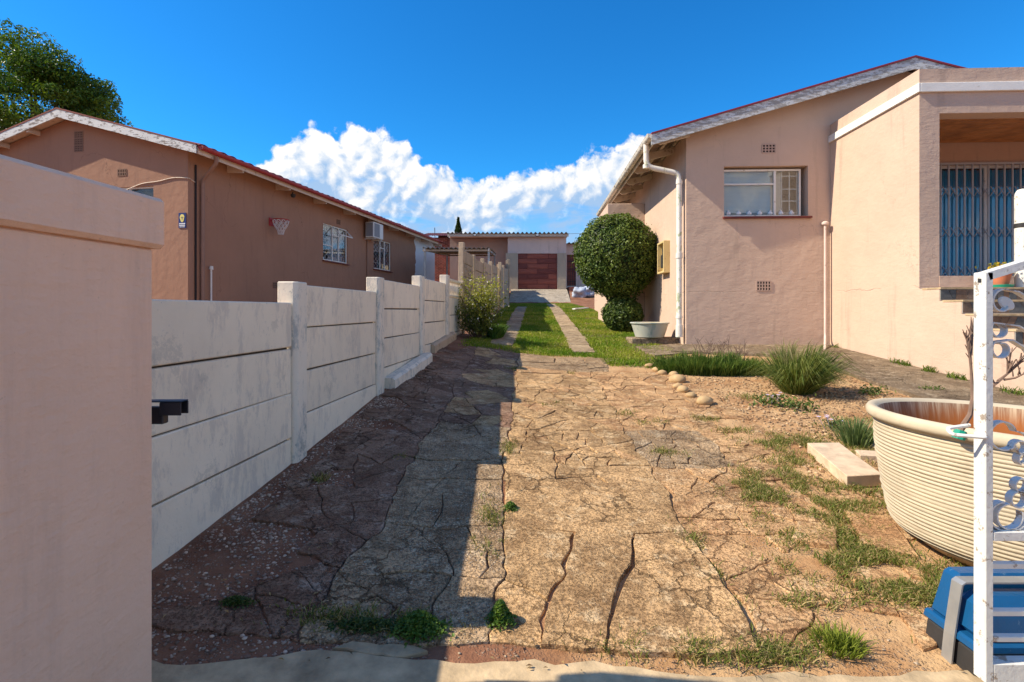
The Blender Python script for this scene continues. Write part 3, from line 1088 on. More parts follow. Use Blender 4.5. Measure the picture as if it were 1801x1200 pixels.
def build_threshold():
    """old concrete strip in the gateway and the steel rail set into it"""
    mb = MB()
    N = 60
    top, bot = [], []
    for i in range(N + 1):
        x = -1.6 + 4.2 * i / N
        e = 1.840 + 0.08 * mnoise.noise(Vector((x * 2.2, 3, 0))) + 0.035 * mnoise.noise(Vector((x * 9, 1, 0))) - 0.02 * x
        if x < -0.4:
            e -= 0.05 * sstep(-0.4, -0.9, x)
        top.append((x, e))
        bot.append((x, 1.15))
    for i in range(N):
        a, b, c, d = bot[i], bot[i + 1], top[i + 1], top[i]
        zz = [gz(*p) + 0.022 for p in (a, b, c, d)]
        mb.add([(a[0], a[1], zz[0]), (b[0], b[1], zz[1]), (c[0], c[1], zz[2] - 0.008), (d[0], d[1], zz[3] - 0.008),
                (c[0], c[1], zz[2] - 0.07), (d[0], d[1], zz[3] - 0.07)], [(0, 1, 2, 3), (3, 2, 4, 5)])
    tag(mb.build('threshold', M['threshold'], smooth=True, fixn=False), 'pale worn concrete strip across the gateway', kind='structure')
    mb = MB()
    mb.ribbon([(x, y, gz(x, y) + 0.002 - 0.02 * (x < -1.0)) for x, y in ((-1.10, 1.815), (-0.8, 1.78), (-0.49, 1.74), (-0.2, 1.72), (0.15, 1.715), (0.8, 1.71), (3.0, 1.70))], 0.020, 0.020, side=(0, 1, 0))
    tag(mb.build('gate_rail', M['steel_rail']), 'steel sliding gate rail set in the ground beside the pink pillar', 'gate rail')


build_threshold()


def build_tracks():
    for name, pa, pb, lab, n in (('wheel_track', (-0.175, 9.05), (0.42, 21.3), 'narrow track of concrete pavers on the shaded left of the lawn', 29),
                                 ('wheel_track', (1.235, 8.95), (1.80, 24.6), 'narrow track of concrete pavers on the sunny right of the lawn', 37)):
        a, b = Vector((*pa, 0)), Vector((*pb, 0))
        d = (b - a) / n
        root = empty(name, (a.x, a.y, gz(*pa)))
        tag(root, lab, kind='structure')
        u = d.normalized()
        s = Vector((u.y, -u.x, 0))
        rnd = random.Random(n)
        for k in range(n):
            c = a + d * (k + 0.5)
            w, l = 0.20, d.length / 2
            j = rnd.gauss(0, 0.014)
            poly = [tuple((c + s * (sx * w + j) + u * (sy * l))[:2]) for sx, sy in ((-1, -1), (1, -1), (1, 1), (-1, 1))]
            me, loc = piece_mesh('paver', poly, gz, 0.008, 0.06, 0.2, 0.12, rnd.uniform(0.022, 0.034), (rnd.gauss(0, 0.01), rnd.gauss(0, 0.01)), M['paver'])
            o = link('paver', me, root)
            o.location = Vector(loc) - root.location


build_tracks()


def build_apron():
    """concrete apron along the foot of the right-hand house"""
    mb = MB()
    inner = [(3.25, 9.75), (5.74, 9.50), (5.66, 7.3), (5.62, 6.2), (5.58, 4.0)]
    outer = [(2.72, 8.95), (4.30, 8.55), (4.55, 7.2), (4.45, 6.0), (4.30, 4.0)]
    P = []
    for k in range(len(inner) - 1):
        for t in np.linspace(0, 1, 9)[:-1]:
            i = Vector(inner[k]).lerp(Vector(inner[k + 1]), t)
            o = Vector(outer[k]).lerp(Vector(outer[k + 1]), t)
            o = Vector(warp2(o.x, o.y, 0.8))
            P.append((i, o))
    for (i0, o0), (i1, o1) in zip(P[:-1], P[1:]):
        q = [i0, o0, o1, i1]
        z = [gz(p.x, p.y) + (0.07 if n in (0, 3) else 0.045) for n, p in enumerate(q)]
        v = [(p.x, p.y, zz) for p, zz in zip(q, z)] + [(o0.x, o0.y, z[1] - 0.15), (o1.x, o1.y, z[2] - 0.15)]
        mb.add(v, [(0, 1, 2, 3), (1, 4, 5, 2)])
    tag(mb.build('house_apron', M['apron'], smooth=False, fixn=False), 'weathered concrete apron along the pink house', kind='structure')


build_apron()


def build_ramp():
    mb = MB()
    a0, a1 = at(894.5, 534.5, 26.0), at(1005, 534.5, 26.0)
    b0, b1 = at(899, 509, 31.42), at(997, 509, 31.42)
    n = 10
    for k in range(n):
        t0, t1 = k / n, (k + 1) / n
        q = [a0.lerp(b0, t0), a1.lerp(b1, t0), a1.lerp(b1, t1), a0.lerp(b0, t1)]
        lo = [Vector((p.x, p.y, 1.2)) for p in q]
        mb.add(q + lo, [(0, 1, 2, 3), (0, 3, 7, 4), (1, 5, 6, 2)] + ([(0, 4, 5, 1)] if k == 0 else []))
    tag(mb.build('garage_ramp', M['ramp'], fixn=False), 'grey concrete ramp leading up to the garage door', kind='structure')


build_ramp()


# ------------------------------------------------------------------ gravel, lawn, weeds in the joints
def gravel(name, label, n, sampler, smin, smax, ca, cb):
    P, S = [], []
    while len(P) < n:
        x, y, keep = sampler()
        if random.random() < keep:
            s = smin + (smax - smin) * random.random() ** 2.2
            P.append((x, y, gzn(x, y) + s * 0.25))
            S.append(s)
    me = pebble_mesh(name, np.array(P), np.array(S), mixcol(n, ca, cb, 0.3))
    tag(link(name, me), label, 'gravel', kind='stuff')


def s_left():
    y = random.uniform(1.75, 6.2)
    x = wall_x(y) + abs(random.gauss(0, 0.28)) + 0.05
    k = 0.5 + 0.9 * mnoise.noise(Vector((x * 2.5, y * 2.5, 4)))
    if y < 2.3:
        x = random.uniform(-1.5, -0.25)
        k = 0.95 * (1 - sstep(-0.7, -0.25, x)) + 0.25
    return x, y, max(0.08, k)


def s_bed():
    y = random.uniform(3.1, 8.2)
    x = random.uniform(1.75, 4.6)
    k = sstep(1.9, 2.35, x + 0.2 * mnoise.noise(Vector((x * 2, y * 2, 0)))) * (1 - sstep(4.3, 4.6, x))
    k *= 0.35 + 0.9 * max(0, 0.5 + mnoise.noise(Vector((x * 1.8, y * 1.8, 8))))
    if y > 7.2:
        k *= 0.4
    return x, y, k


def s_drive():
    y = random.uniform(1.85, 7.5)
    x = random.uniform(-1.3, 2.3)
    return x, y, 0.12 + 0.8 * max(0, mnoise.noise(Vector((x * 1.7, y * 1.7, 2))))


gravel('gravel', 'loose pale gravel along the foot of the white fence', 7500, s_left, 0.003, 0.011, (0.20, 0.12, 0.085), (0.60, 0.45, 0.34))
gravel('gravel', 'loose tan gravel in the garden bed', 8000, s_bed, 0.006, 0.020, (0.22, 0.12, 0.06), (0.52, 0.36, 0.21))
gravel('grit', 'loose grit scattered over the driveway', 3000, s_drive, 0.003, 0.008, (0.20, 0.13, 0.08), (0.48, 0.38, 0.27))


def build_litter():
    """dry leaves and bits of straw blown over the drive"""
    n = 900
    P = []
    while len(P) < n:
        x, y = random.uniform(-1.35, 3.6), 1.8 + 6.4 * random.random() ** 1.4
        if random.random() < 0.35 + 0.8 * mnoise.noise(Vector((x * 1.1, y * 1.1, 31))):
            P.append((x, y, gz(x, y) + 0.024))
    P = np.array(P)
    cols = mixcol(n, (0.13, 0.075, 0.04), (0.44, 0.30, 0.14), 0.3)
    me = leaf_mesh('leaf_litter', P, np.tile([[0, 0, 1.0]], (n, 1)), 0.022, cols, M['leaf'], 0.38, 0.25)
    tag(link('leaf_litter', me), 'dry leaf litter scattered over the drive', 'leaf litter', kind='stuff')


build_litter()


def on_track(x, y):
    a = -0.175 + (0.42 + 0.175) * (y - 9.05) / 12.25
    b = 1.235 + (1.80 - 1.235) * (y - 8.95) / 15.65
    return (abs(x - a) < 0.19 and 9.0 < y < 21.3) or (abs(x - b) < 0.19 and 8.9 < y < 24.6)


def build_lawn():
    P, H = [], []
    while len(P) < 80000:
        y = 7.5 + 18.5 * random.random() ** 1.7
        x = random.uniform(-1.0, 3.1)
        w = lawn_w(x, y)
        if on_track(x, y) or random.random() > w or (9.95 < y < 10.9 and x > 2.3):
            continue
        bare = mnoise.noise(Vector((x * 1.5, y * 1.2, 21)))
        if x > 1.5 and bare > 0.18 and random.random() < 0.75:
            continue
        P.append((x, y, gzn(x, y) - 0.004))
        H.append(random.uniform(0.025, 0.058) * (0.65 + 0.35 * w))
    P, H = np.array(P), np.array(H)
    b = np.array([0.5 + 0.9 * mnoise.noise(Vector((p[0] * 1.3, p[1] * 1.3, 2))) for p in P]) + RNG.normal(0, 0.15, len(P))
    cols = mixcol(len(P), (0.105, 0.20, 0.012), (0.30, 0.34, 0.03), 0.22, b)
    dry = RNG.uniform(0, 1, len(P)) < np.clip(0.16 + 0.5 * (b - 0.55), 0.05, 0.5)
    cols[dry] = mixcol(int(dry.sum()), (0.30, 0.25, 0.07), (0.48, 0.40, 0.15), 0.2)
    me = blade_mesh('lawn', P, H, RNG.normal(0, 0.45, (len(P), 2)), RNG.uniform(0.008, 0.015, len(P)), cols, M['grass'])
    tag(link('lawn', me), 'short bright green lawn between the paver tracks', 'grass', kind='stuff')


build_lawn()


def build_joint_weeds():
    """thin grass creeping through the paving on the right"""
    spots = [(1440, 905, .24, .20, 1.0), (1390, 860, .22, .20, .85), (1480, 960, .20, .16, .9), (1560, 1010, .26, .18, 1.1), (1620, 1040, .22, .14, .8),
             (1305, 862, .13, .10, .6), (1345, 830, .16, .09, .5), (1420, 815, .25, .10, .6), (1400, 780, .28, .16, .8), (1480, 800, .30, .14, .9),
             (1530, 880, .20, .16, .9), (1330, 870, .12, .10, .4), (1240, 738, .10, .10, .25), (1290, 760, .14, .08, .3), (1140, 745, .12, .06, .25), (1110, 730, .10, .08, .2),
             (895, 800, .05, .14, .3), (862, 925, .05, .28, .55), (905, 660, .10, .10, .3), (950, 720, .08, .05, .15), (985, 715, .06, .05, .12),
             (1210, 950, .06, .14, .25), (1180, 800, .10, .05, .2), (1320, 700, .2, .1, .25), (1170, 795, .06, .06, .12), (1010, 660, .06, .12, .2),
             (1250, 1010, .05, .2, .25), (1410, 1070, .12, .05, .25), (1240, 1150, .22, .05, 1.0), (1330, 1158, .16, .05, .7), (660, 1120, .22, .045, .8),
             (560, 870, .05, .05, .15), (708, 828, .05, .04, .15), (1500, 760, .2, .1, .5), (1540, 745, .2, .1, .5), (1450, 1000, .15, .1, .4)]
    P, H = [], []
    for px, py, rx, ry, amt in spots:
        cx, cy = gpt(px, py)
        for _ in range(int(4600 * amt * max(0.35, rx * ry / 0.04))):
            x, y = random.gauss(cx, rx * 0.75), random.gauss(cy, ry * 0.75)
            if mnoise.noise(Vector((x * 6, y * 6, 1))) + 0.4 * mnoise.noise(Vector((x * 23, y * 23, 4))) < random.uniform(-0.25, 0.35):
                continue
            P.append((x, y, gzn(x, y) + 0.008))
            H.append(random.uniform(0.012, 0.040))
    P, H = np.array(P), np.array(H)
    cols = mixcol(len(P), (0.075, 0.115, 0.016), (0.24, 0.25, 0.06), 0.25)
    dry = RNG.uniform(0, 1, len(P)) < 0.30
    cols[dry] = mixcol(int(dry.sum()), (0.34, 0.24, 0.10), (0.52, 0.40, 0.19), 0.2)
    me = blade_mesh('creeping_grass', P, H, RNG.normal(0, 0.8, (len(P), 2)), RNG.uniform(0.003, 0.006, len(P)), cols, M['grass'])
    tag(link('creeping_grass', me), 'thin creeping grass growing through the paving joints', 'grass', kind='stuff')


build_joint_weeds()


def weed(px, py, r, h, n, label, colA, colB, lean=0.7, width=0.007):
    cx, cy = gpt(px, py)
    z = gzn(cx, cy)
    rr = np.minimum(np.abs(RNG.normal(0, r * 0.5, n)), r * 0.8)
    th = RNG.uniform(0, 2 * np.pi, n)
    B = np.stack([rr * np.cos(th), rr * np.sin(th) * 0.8, np.full(n, 0.005)], 1)
    L = np.stack([np.cos(th), np.sin(th)], 1) * (rr / r)[:, None] * lean + RNG.normal(0, 0.3, (n, 2))
    me = blade_mesh('weed', B, RNG.uniform(0.4, 1.0, n) * h, L, RNG.uniform(0.6, 1.3, n) * width, mixcol(n, colA, colB, 0.2), M['grass'])
    return tag(link('weed', me, loc=(cx, cy, z)), label, 'weed', 'weeds along the gateway')


def clover(px, py, rx, ry, h, n, label, ca, cb, size=0.014):
    """low clump of small round leaves"""
    cx, cy = gpt(px, py)
    g = RNG.normal(0, 0.5, (n, 2))
    rr = np.minimum(1.6, np.linalg.norm(g, axis=1))
    P = np.stack([g[:, 0] * rx, g[:, 1] * ry, np.abs(h * np.exp(-rr ** 2 * 1.1) * RNG.uniform(0.3, 1.1, n)) + 0.012], 1)
    me = leaf_mesh('weed', P, np.tile([[0, -0.2, 1.0]], (n, 1)), size, mixcol(n, ca, cb, 0.25), M['leaf'], 0.75, 0.55)
    return tag(link('weed', me, loc=(cx, cy, gzn(cx, cy))), label, 'weed', 'weeds along the gateway')


GA, GB = (0.045, 0.11, 0.012), (0.15, 0.23, 0.03)
clover(736, 1132, 0.085, 0.055, 0.065, 2600, 'round dark green weed in the shade near the gateway', GA, GB)
clover(640, 1130, 0.13, 0.035, 0.025, 1500, 'flat dark mat of weed left of the round weed', (0.035, 0.07, 0.012), (0.10, 0.13, 0.03))
clover(880, 1110, 0.040, 0.045, 0.075, 1300, 'upright green weed on the shadow edge at the gateway', GA, GB)
weed(1475, 1140, 0.11, 0.060, 800, 'bright grass tuft on red soil left of the blue gate motor', (0.10, 0.15, 0.012), (0.27, 0.30, 0.05), 0.9, 0.005)
clover(415, 1098, 0.06, 0.03, 0.025, 700, 'small dark weed in gravel beside the pink pillar', (0.04, 0.075, 0.01), (0.10, 0.13, 0.02), 0.010)
clover(898, 908, 0.035, 0.05, 0.04, 500, 'small green weed in the joint beside the large slab', GA, GB, 0.011)

# ------------------------------------------------------------------ gate pillar on the left
def build_pillar():
    rz = -math.atan(0.09)
    root = empty('gate_pillar', (-1.067, 1.560, 0.0), rz)
    tag(root, 'pink plastered boundary pillar with thick coping, nearest on the left', 'pillar')
    mb = MB()
    mb.prism([(0, -4.2), (-0.36, -4.2), (-0.36, 0), (0, 0)], 'z', -0.4, 1.600)
    mb.build('shaft', M['pillar'], root, bevel=0.010)
    mb = MB()
    mb.prism([(0.022, -4.24), (-0.385, -4.24), (-0.385, 0.024), (0.022, 0.024)], 'z', 1.597, 1.748)
    mb.build('coping', M['pillar'], root, bevel=0.012)
    r2 = empty('gate_catch', (-1.06, 1.600, 1.095))
    tag(r2, 'dark steel gate catch bracket sticking out behind the pink pillar', 'gate catch')
    mb = MB()
    mb.box(-0.10, 0.047, 0.0, 0.04, 0.036, 0.040)
    mb.box(-0.02, 0.047, 0.0, 0.005, -0.004, 0.036)
    mb.box(-0.02, 0.047, 0.035, 0.04, -0.004, 0.036)
    mb.build('channel', M['steel_dark'], r2, bevel=0.002)
    mb = MB()
    mb.box(-0.10, -0.012, 0.006, 0.034, -0.032, 0.02)
    mb.build('mount', M['steel_dark'], r2, bevel=0.003)


build_pillar()


# ------------------------------------------------------------------ precast concrete fences
PANEL_CACHE = {}


def panel_mesh(key, L, h, th, material, knobs=0):
    if key in PANEL_CACHE:
        return PANEL_CACHE[key]
    mb = MB()
    mb.box(-th / 2, th / 2, 0, L, 0.002, h - 0.002)
    if 'top' not in key:
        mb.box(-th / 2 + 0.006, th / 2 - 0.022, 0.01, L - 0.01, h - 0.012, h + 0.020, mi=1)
    if knobs:
        rr = random.Random(3)
        for _ in range(knobs):
            y, z = rr.uniform(0.12, L - 0.12), rr.uniform(0.05, h - 0.05)
            s = rr.uniform(0.03, 0.06)
            mb.prism([(y + s * math.cos(a) * rr.uniform(.7, 1.2), z + s * 0.8 * math.sin(a)) for a in np.arange(0, 6.28, 1.05)], 'x', th / 2 - 0.002, th / 2 + 0.018)
    o = mb.build('panel', [material, M['joint_dirt_shade']], bevel=0.006)
    me = o.data
    bpy.data.objects.remove(o)
    PANEL_CACHE[key] = me
    return me


def build_white_fence():
    ang = -math.atan(0.08)
    cs, sn = math.cos(ang), -math.sin(ang)
    y0 = 3.52
    root = empty('precast_fence', (wall_x(y0), y0, 0.0), ang)
    tag(root, 'low white painted precast concrete fence with stepped panels', 'fence')
    sp = 1.675
    tops = [1.465, 1.592, 1.728, 1.845, 1.440]
    ptop = [1.605, 1.74, 1.862, 1.985, 1.60]
    for k in (0, 1, 2, 3, -1):
        t = k * sp
        mb = MB()
        # post: front leg, slot for the panel, face towards the drive
        mb.prism([(-0.075, 0), (0.040, 0), (0.062, 0.022), (0.062, 0.150), (0.040, 0.172), (-0.075, 0.172)], 'z', gz(wall_x(y0 + t), y0 + t) - 0.25, ptop[k])
        o = mb.build('post', M['post_white'], root, (0, t, 0), bevel=0.006, jit=0.002)
    for k in (0, 1, 2, 3, -1):
        t = -sp + k * sp
        me = panel_mesh('w', sp - 0.177, 0.300, 0.05, M['fence_white'])
        mt = panel_mesh('wtop', sp - 0.177, 0.300, 0.05, M['fence_white'])
        g = gz(wall_x(y0 + t), y0 + t)
        z = tops[k] - 0.300
        while z > g - 0.32:
            o = link('panel', mt if z > tops[k] - 0.31 else me, root, (random.gauss(0, 0.0035), t + 0.1745, z + random.gauss(0, 0.0014)), (random.gauss(0, 0.0016), 0, 0))
            z -= 0.3065
    # decorative bay: balusters over a plain panel
    t = 4 * sp - sp
    rail = MB()
    y1, y2 = t + 0.175, t + 1.50
    rail.box(-0.03, 0.03, y1, y2, 1.895, 1.945)
    rail.box(-0.03, 0.03, y1, y2, 1.635, 1.675)
    bp = rail.build('baluster_panel', M['fence_white'], root, bevel=0.006)
    n = 9
    bal = None
    for i in range(n):
        if bal is None:
            mb = MB()
            mb.lathe([(0.022, 0.0), (0.040, 0.05), (0.046, 0.085), (0.022, 0.15), (0.016, 0.19), (0.026, 0.218)], 8)
            o = mb.build('baluster', M['fence_white'], bp, smooth=True)
            bal = o.data
        else:
            o = link('baluster', bal, bp)
        o.location = (0, y1 + 0.08 + i * (y2 - y1 - 0.16) / (n - 1), 1.676)
    me = panel_mesh('d', 1.325, 0.300, 0.05, M['fence_white'])
    mt = panel_mesh('dtop', 1.325, 0.300, 0.05, M['fence_white'])
    for z in (1.325, 1.018, 0.71):
        link('panel', mt if z > 1.3 else me, root, (0, y1, z))
    mb = MB()
    mb.prism([(-0.06, 0), (0.06, 0), (0.06, 0.12), (-0.06, 0.12)], 'z', 0.6, 1.97)
    mb.build('post', M['fence_raw'], root, (0, t + 1.505, 0), bevel=0.01)


build_white_fence()


def build_raw_fence(ya=11.7, yb=22.1, xa=-1.19, xb=-0.20, n=6, label='tall unpainted brown concrete panel fence behind the flowering bush', drop=0.05):
    sl = (xb - xa) / (yb - ya)
    ang = -math.atan(sl)
    root = empty('precast_fence', (xa, ya, 0), ang)
    tag(root, label, 'fence')
    L = math.hypot(xb - xa, yb - ya) / n
    me = panel_mesh('r%d' % n, L - 0.125, 0.300, 0.05, M['fence_raw'])
    mt = panel_mesh('rtop%d' % n, L - 0.125, 0.300, 0.05, M['fence_raw'])
    mk = panel_mesh('rk%d' % n, L - 0.125, 0.300, 0.05, M['fence_raw'], 34)
    rr = random.Random(2)
    for k in range(n + 1):
        y = ya + (yb - ya) * k / n
        x = xa + (xb - xa) * k / n
        top = gz(x, y) + 1.88 - drop * k + rr.uniform(-0.02, 0.05) + (0.06 if k == 0 else 0)
        mb = MB()
        mb.prism([(-0.06, 0), (0.045, 0), (0.062, 0.02), (0.062, 0.10), (0.045, 0.12), (-0.06, 0.12)], 'z', gz(x, y) - 0.2, top)
        mb.build('post', M['fence_raw'], root, (rr.gauss(0, 0.01), L * k, 0), rot=(rr.gauss(0, 0.008), rr.gauss(0, 0.012), 0), bevel=0.006)
        if k < n:
            z = top - 0.32 - (0.10 if k == 0 else 0.04)
            q = 0
            while z > gz(x, y) - 0.25:
                link('panel', mk if (k == 0 and n == 6 and q in (1, 2, 3)) else (mt if q == 0 else me), root, (rr.gauss(0, 0.004), L * k + 0.122, z))
                z -= 0.307
                q += 1


build_raw_fence()
build_raw_fence(22.25, 30.6, -0.22, -0.30, 5, 'far stretch of brown concrete fence beside the garage ramp', 0.0)


def build_edging():
    for (a, b, lab) in (((684, 679), (752, 634), 'mossy concrete edging beam at the second white fence post'),
                        ((757, 624), (796, 597), 'short concrete edging beam near the flowering bush')):
        ya = (EYE - 0.21) / ((a[1] - 545) / 920 + 0.075)
        yb = (EYE - 0.23) / ((b[1] - 545) / 920 + 0.075)
        xa, xb = (a[0] - 900.5) / 920 * ya, (b[0] - 900.5) / 920 * yb
        mb = MB()
        n = 8
        P = []
        for k in range(n + 1):
            t = k / n
            x, y = xa + (xb - xa) * t, ya + (yb - ya) * t
            P.append(Vector((x, y, gz(x, y) + 0.05)))
        for p, q in zip(P[:-1], P[1:]):
            pass
        d = (P[-1] - P[0])
        s = Vector((d.y, -d.x, 0)).normalized()
        prof = [(-0.07, -0.14), (0.07, -0.14), (0.07, 0.045), (0.045, 0.07), (-0.045, 0.07), (-0.07, 0.045)]
        v, f = [], []
        for p in P:
            for (u, z) in prof:
                v.append(p + s * u + Vector((0, 0, z)) - P[0])
        m = len(prof)
        for k in range(n):
            for i in range(m):
                f.append((k * m + i, k * m + (i + 1) % m, (k + 1) * m + (i + 1) % m, (k + 1) * m + i))
        f += [tuple(range(m))[::-1], tuple(range(n * m, (n + 1) * m))]
        mb.add(v, f)
        tag(mb.build('edging_beam', M['fence_raw'] if a[0] > 700 else M['post_white'], loc=P[0], jit=0.012), lab, 'edging', 'edging beams at the fence')


build_edging()


# ------------------------------------------------------------------ shared house pieces
def wall_boxes(mb, axis, a0, a1, u0, u1, z0, z1, holes):
    """wall slab between a0 and a1 (thickness), u along the wall, with rectangular openings (u0,u1,z0,z1)"""
    us = sorted({u0, u1, *[h[0] for h in holes], *[h[1] for h in holes]})
    for ua, ub in zip(us[:-1], us[1:]):
        hs = sorted([h for h in holes if h[0] < (ua + ub) / 2 < h[1]], key=lambda h: h[2])
        z = z0
        for h in hs + [None]:
            zt = z1 if h is None else h[2]
            if zt - z > 1e-4:
                if axis == 'x':
                    mb.box(a0, a1, ua, ub, z, zt)
                else:
                    mb.box(ua, ub, a0, a1, z, zt)
            if h is not None:
                z = h[3]


def airbrick(parent, c, u, n, w=0.23, h=0.15, mats=('airbrick', 'hole'), cols=4, rows=3):
    """clay ventilator: grid over a block painted dark for the shade in its slots; u along the wall, n outwards"""
    c, u, n = Vector(c), Vector(u), Vector(n)
    z = Vector((0, 0, 1))
    mb = MB()

    def blk(u0, u1, z0, z1, d0, d1, mi):
        v = []
        for dd in (d0, d1):
            for a, b in ((u0, z0), (u1, z0), (u1, z1), (u0, z1)):
                v.append(c + u * a + z * b + n * dd)
        mb.add(v, [(0, 3, 2, 1), (4, 5, 6, 7), (0, 1, 5, 4), (1, 2, 6, 5), (2, 3, 7, 6), (3, 0, 4, 7)], mi)
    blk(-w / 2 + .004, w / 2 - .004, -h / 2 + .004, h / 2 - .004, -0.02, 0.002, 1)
    cw, rh = w / cols, h / rows
    for i in range(cols + 1):
        x = -w / 2 + i * cw
        blk(x - 0.011, x + 0.011, -h / 2, h / 2, 0.0, 0.010, 0)
    for j in range(rows + 1):
        y = -h / 2 + j * rh
        blk(-w / 2, w / 2, y - 0.010, y + 0.010, 0.0, 0.0085, 0)
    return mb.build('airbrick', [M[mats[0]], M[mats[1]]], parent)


def steel_window(parent, O, u, n, w, h, vbars, hbars, depth=0.0, frame=0.035):
    """steel window: frame (part) with each pane and bar below it; O lower corner, u along, n outwards"""
    O, u, n = Vector(O), Vector(u), Vector(n)
    z = Vector((0, 0, 1))
    mb = MB()

    def bar(a0, a1, b0, b1, d0=-0.02, d1=0.02):
        v = []
        for dd in (d0, d1):
            for a, b in ((a0, b0), (a1, b0), (a1, b1), (a0, b1)):
                v.append(O + u * a + z * b + n * dd)
        mb.add(v, [(0, 3, 2, 1), (4, 5, 6, 7), (0, 1, 5, 4), (1, 2, 6, 5), (2, 3, 7, 6), (3, 0, 4, 7)])
    f = frame
    bar(0, w, 0, f)
    bar(0, w, h - f, h)
    bar(0, f, f, h - f)
    bar(w - f, w, f, h - f)
    for x in vbars:
        bar(x - f * .6, x + f * .6, f, h - f, -0.018, 0.024)
    for (x0, x1, y) in hbars:
        bar(x0 + f * .6, x1 - f * .6, y - f * .45, y + f * .45, -0.016, 0.022)
    win = mb.build('window', M['frame_white'], parent)
    xs = [0] + list(vbars) + [w]
    for a, b in zip(xs[:-1], xs[1:]):
        ys = [0] + [y for (x0, x1, y) in hbars if x0 <= a + .01 and x1 >= b - .01] + [h]
        for c, d in zip(ys[:-1], ys[1:]):
            p = MB()
            q = [O + u * aa + z * bb + n * -0.004 for aa, bb in ((a + .01, c + .01), (b - .01, c + .01), (b - .01, d - .01), (a + .01, d - .01))]
            p.add(q + [x - n * 0.004 for x in q], [(0, 1, 2, 3), (7, 6, 5, 4), (0, 4, 5, 1), (1, 5, 6, 2), (2, 6, 7, 3), (3, 7, 4, 0)])
            p.build('pane', M['glass'], win)
    return win


def curtain(parent, name, O, u, n, w, h, mat_, waves=10, amp=0.02, off=-0.15):
    O, u, n = Vector(O), Vector(u), Vector(n)
    N = waves * 8
    v, f = [], []
    for i in range(N + 1):
        a = i / N
        d = off + amp * math.sin(a * waves * 2 * math.pi + 1.3 * math.sin(a * 17)) + 0.4 * amp * math.sin(a * waves * 5.1)
        p = O + u * (a * w) + n * d
        v += [p, p + Vector((0, 0, h))]
    for i in range(N):
        f.append((2 * i, 2 * i + 2, 2 * i + 3, 2 * i + 1))
    me = bpy.data.meshes.new(name)
    me.from_pydata(v, [], f)
    me.materials.append(mat_)
    me.polygons.foreach_set('use_smooth', np.ones(len(f), dtype=bool))
    return link(name, me, parent)


def burglar_scrolls(parent, O, u, n, w, h, mat_, nx=5):
    """ornamental burglar bars behind the glass"""
    O, u, n = Vector(O), Vector(u), Vector(n)
    mb = MB()
    P = lambda a, b: O + u * a + Vector((0, 0, b)) + n * -0.06
    for i in range(nx):
        x = w * (i + 0.5) / nx
        pts1, pts2 = [], []
        for k in range(25):
            t = k / 24
            s = 0.4 * w / nx * math.sin(t * 3 * 2 * math.pi)
            pts1.append(P(x + s, t * h))
            pts2.append(P(x - s, t * h))
        mb.tube(pts1, 0.010, 4)
        mb.tube(pts2, 0.010, 4)
    for t in (0.2, 0.62):
        mb.tube([P(0, h * t), P(w, h * t)], 0.010, 4)
    return mb.build('burglar_bars', mat_, parent)


def elbow_path(pts, r=0.08, n=5):
    """round the corners of a polyline"""
    P = [Vector(p) for p in pts]
    out = [P[0]]
    for a, b, c in zip(P[:-2], P[1:-1], P[2:]):
        d1, d2 = (a - b), (c - b)
        k = min(r, d1.length * .45, d2.length * .45)
        s, e = b + d1.normalized() * k, b + d2.normalized() * k
        for i in range(n + 1):
            t = i / n
            out.append(s * (1 - t) ** 2 + b * 2 * t * (1 - t) + e * t * t)
    out.append(P[-1])
    return out


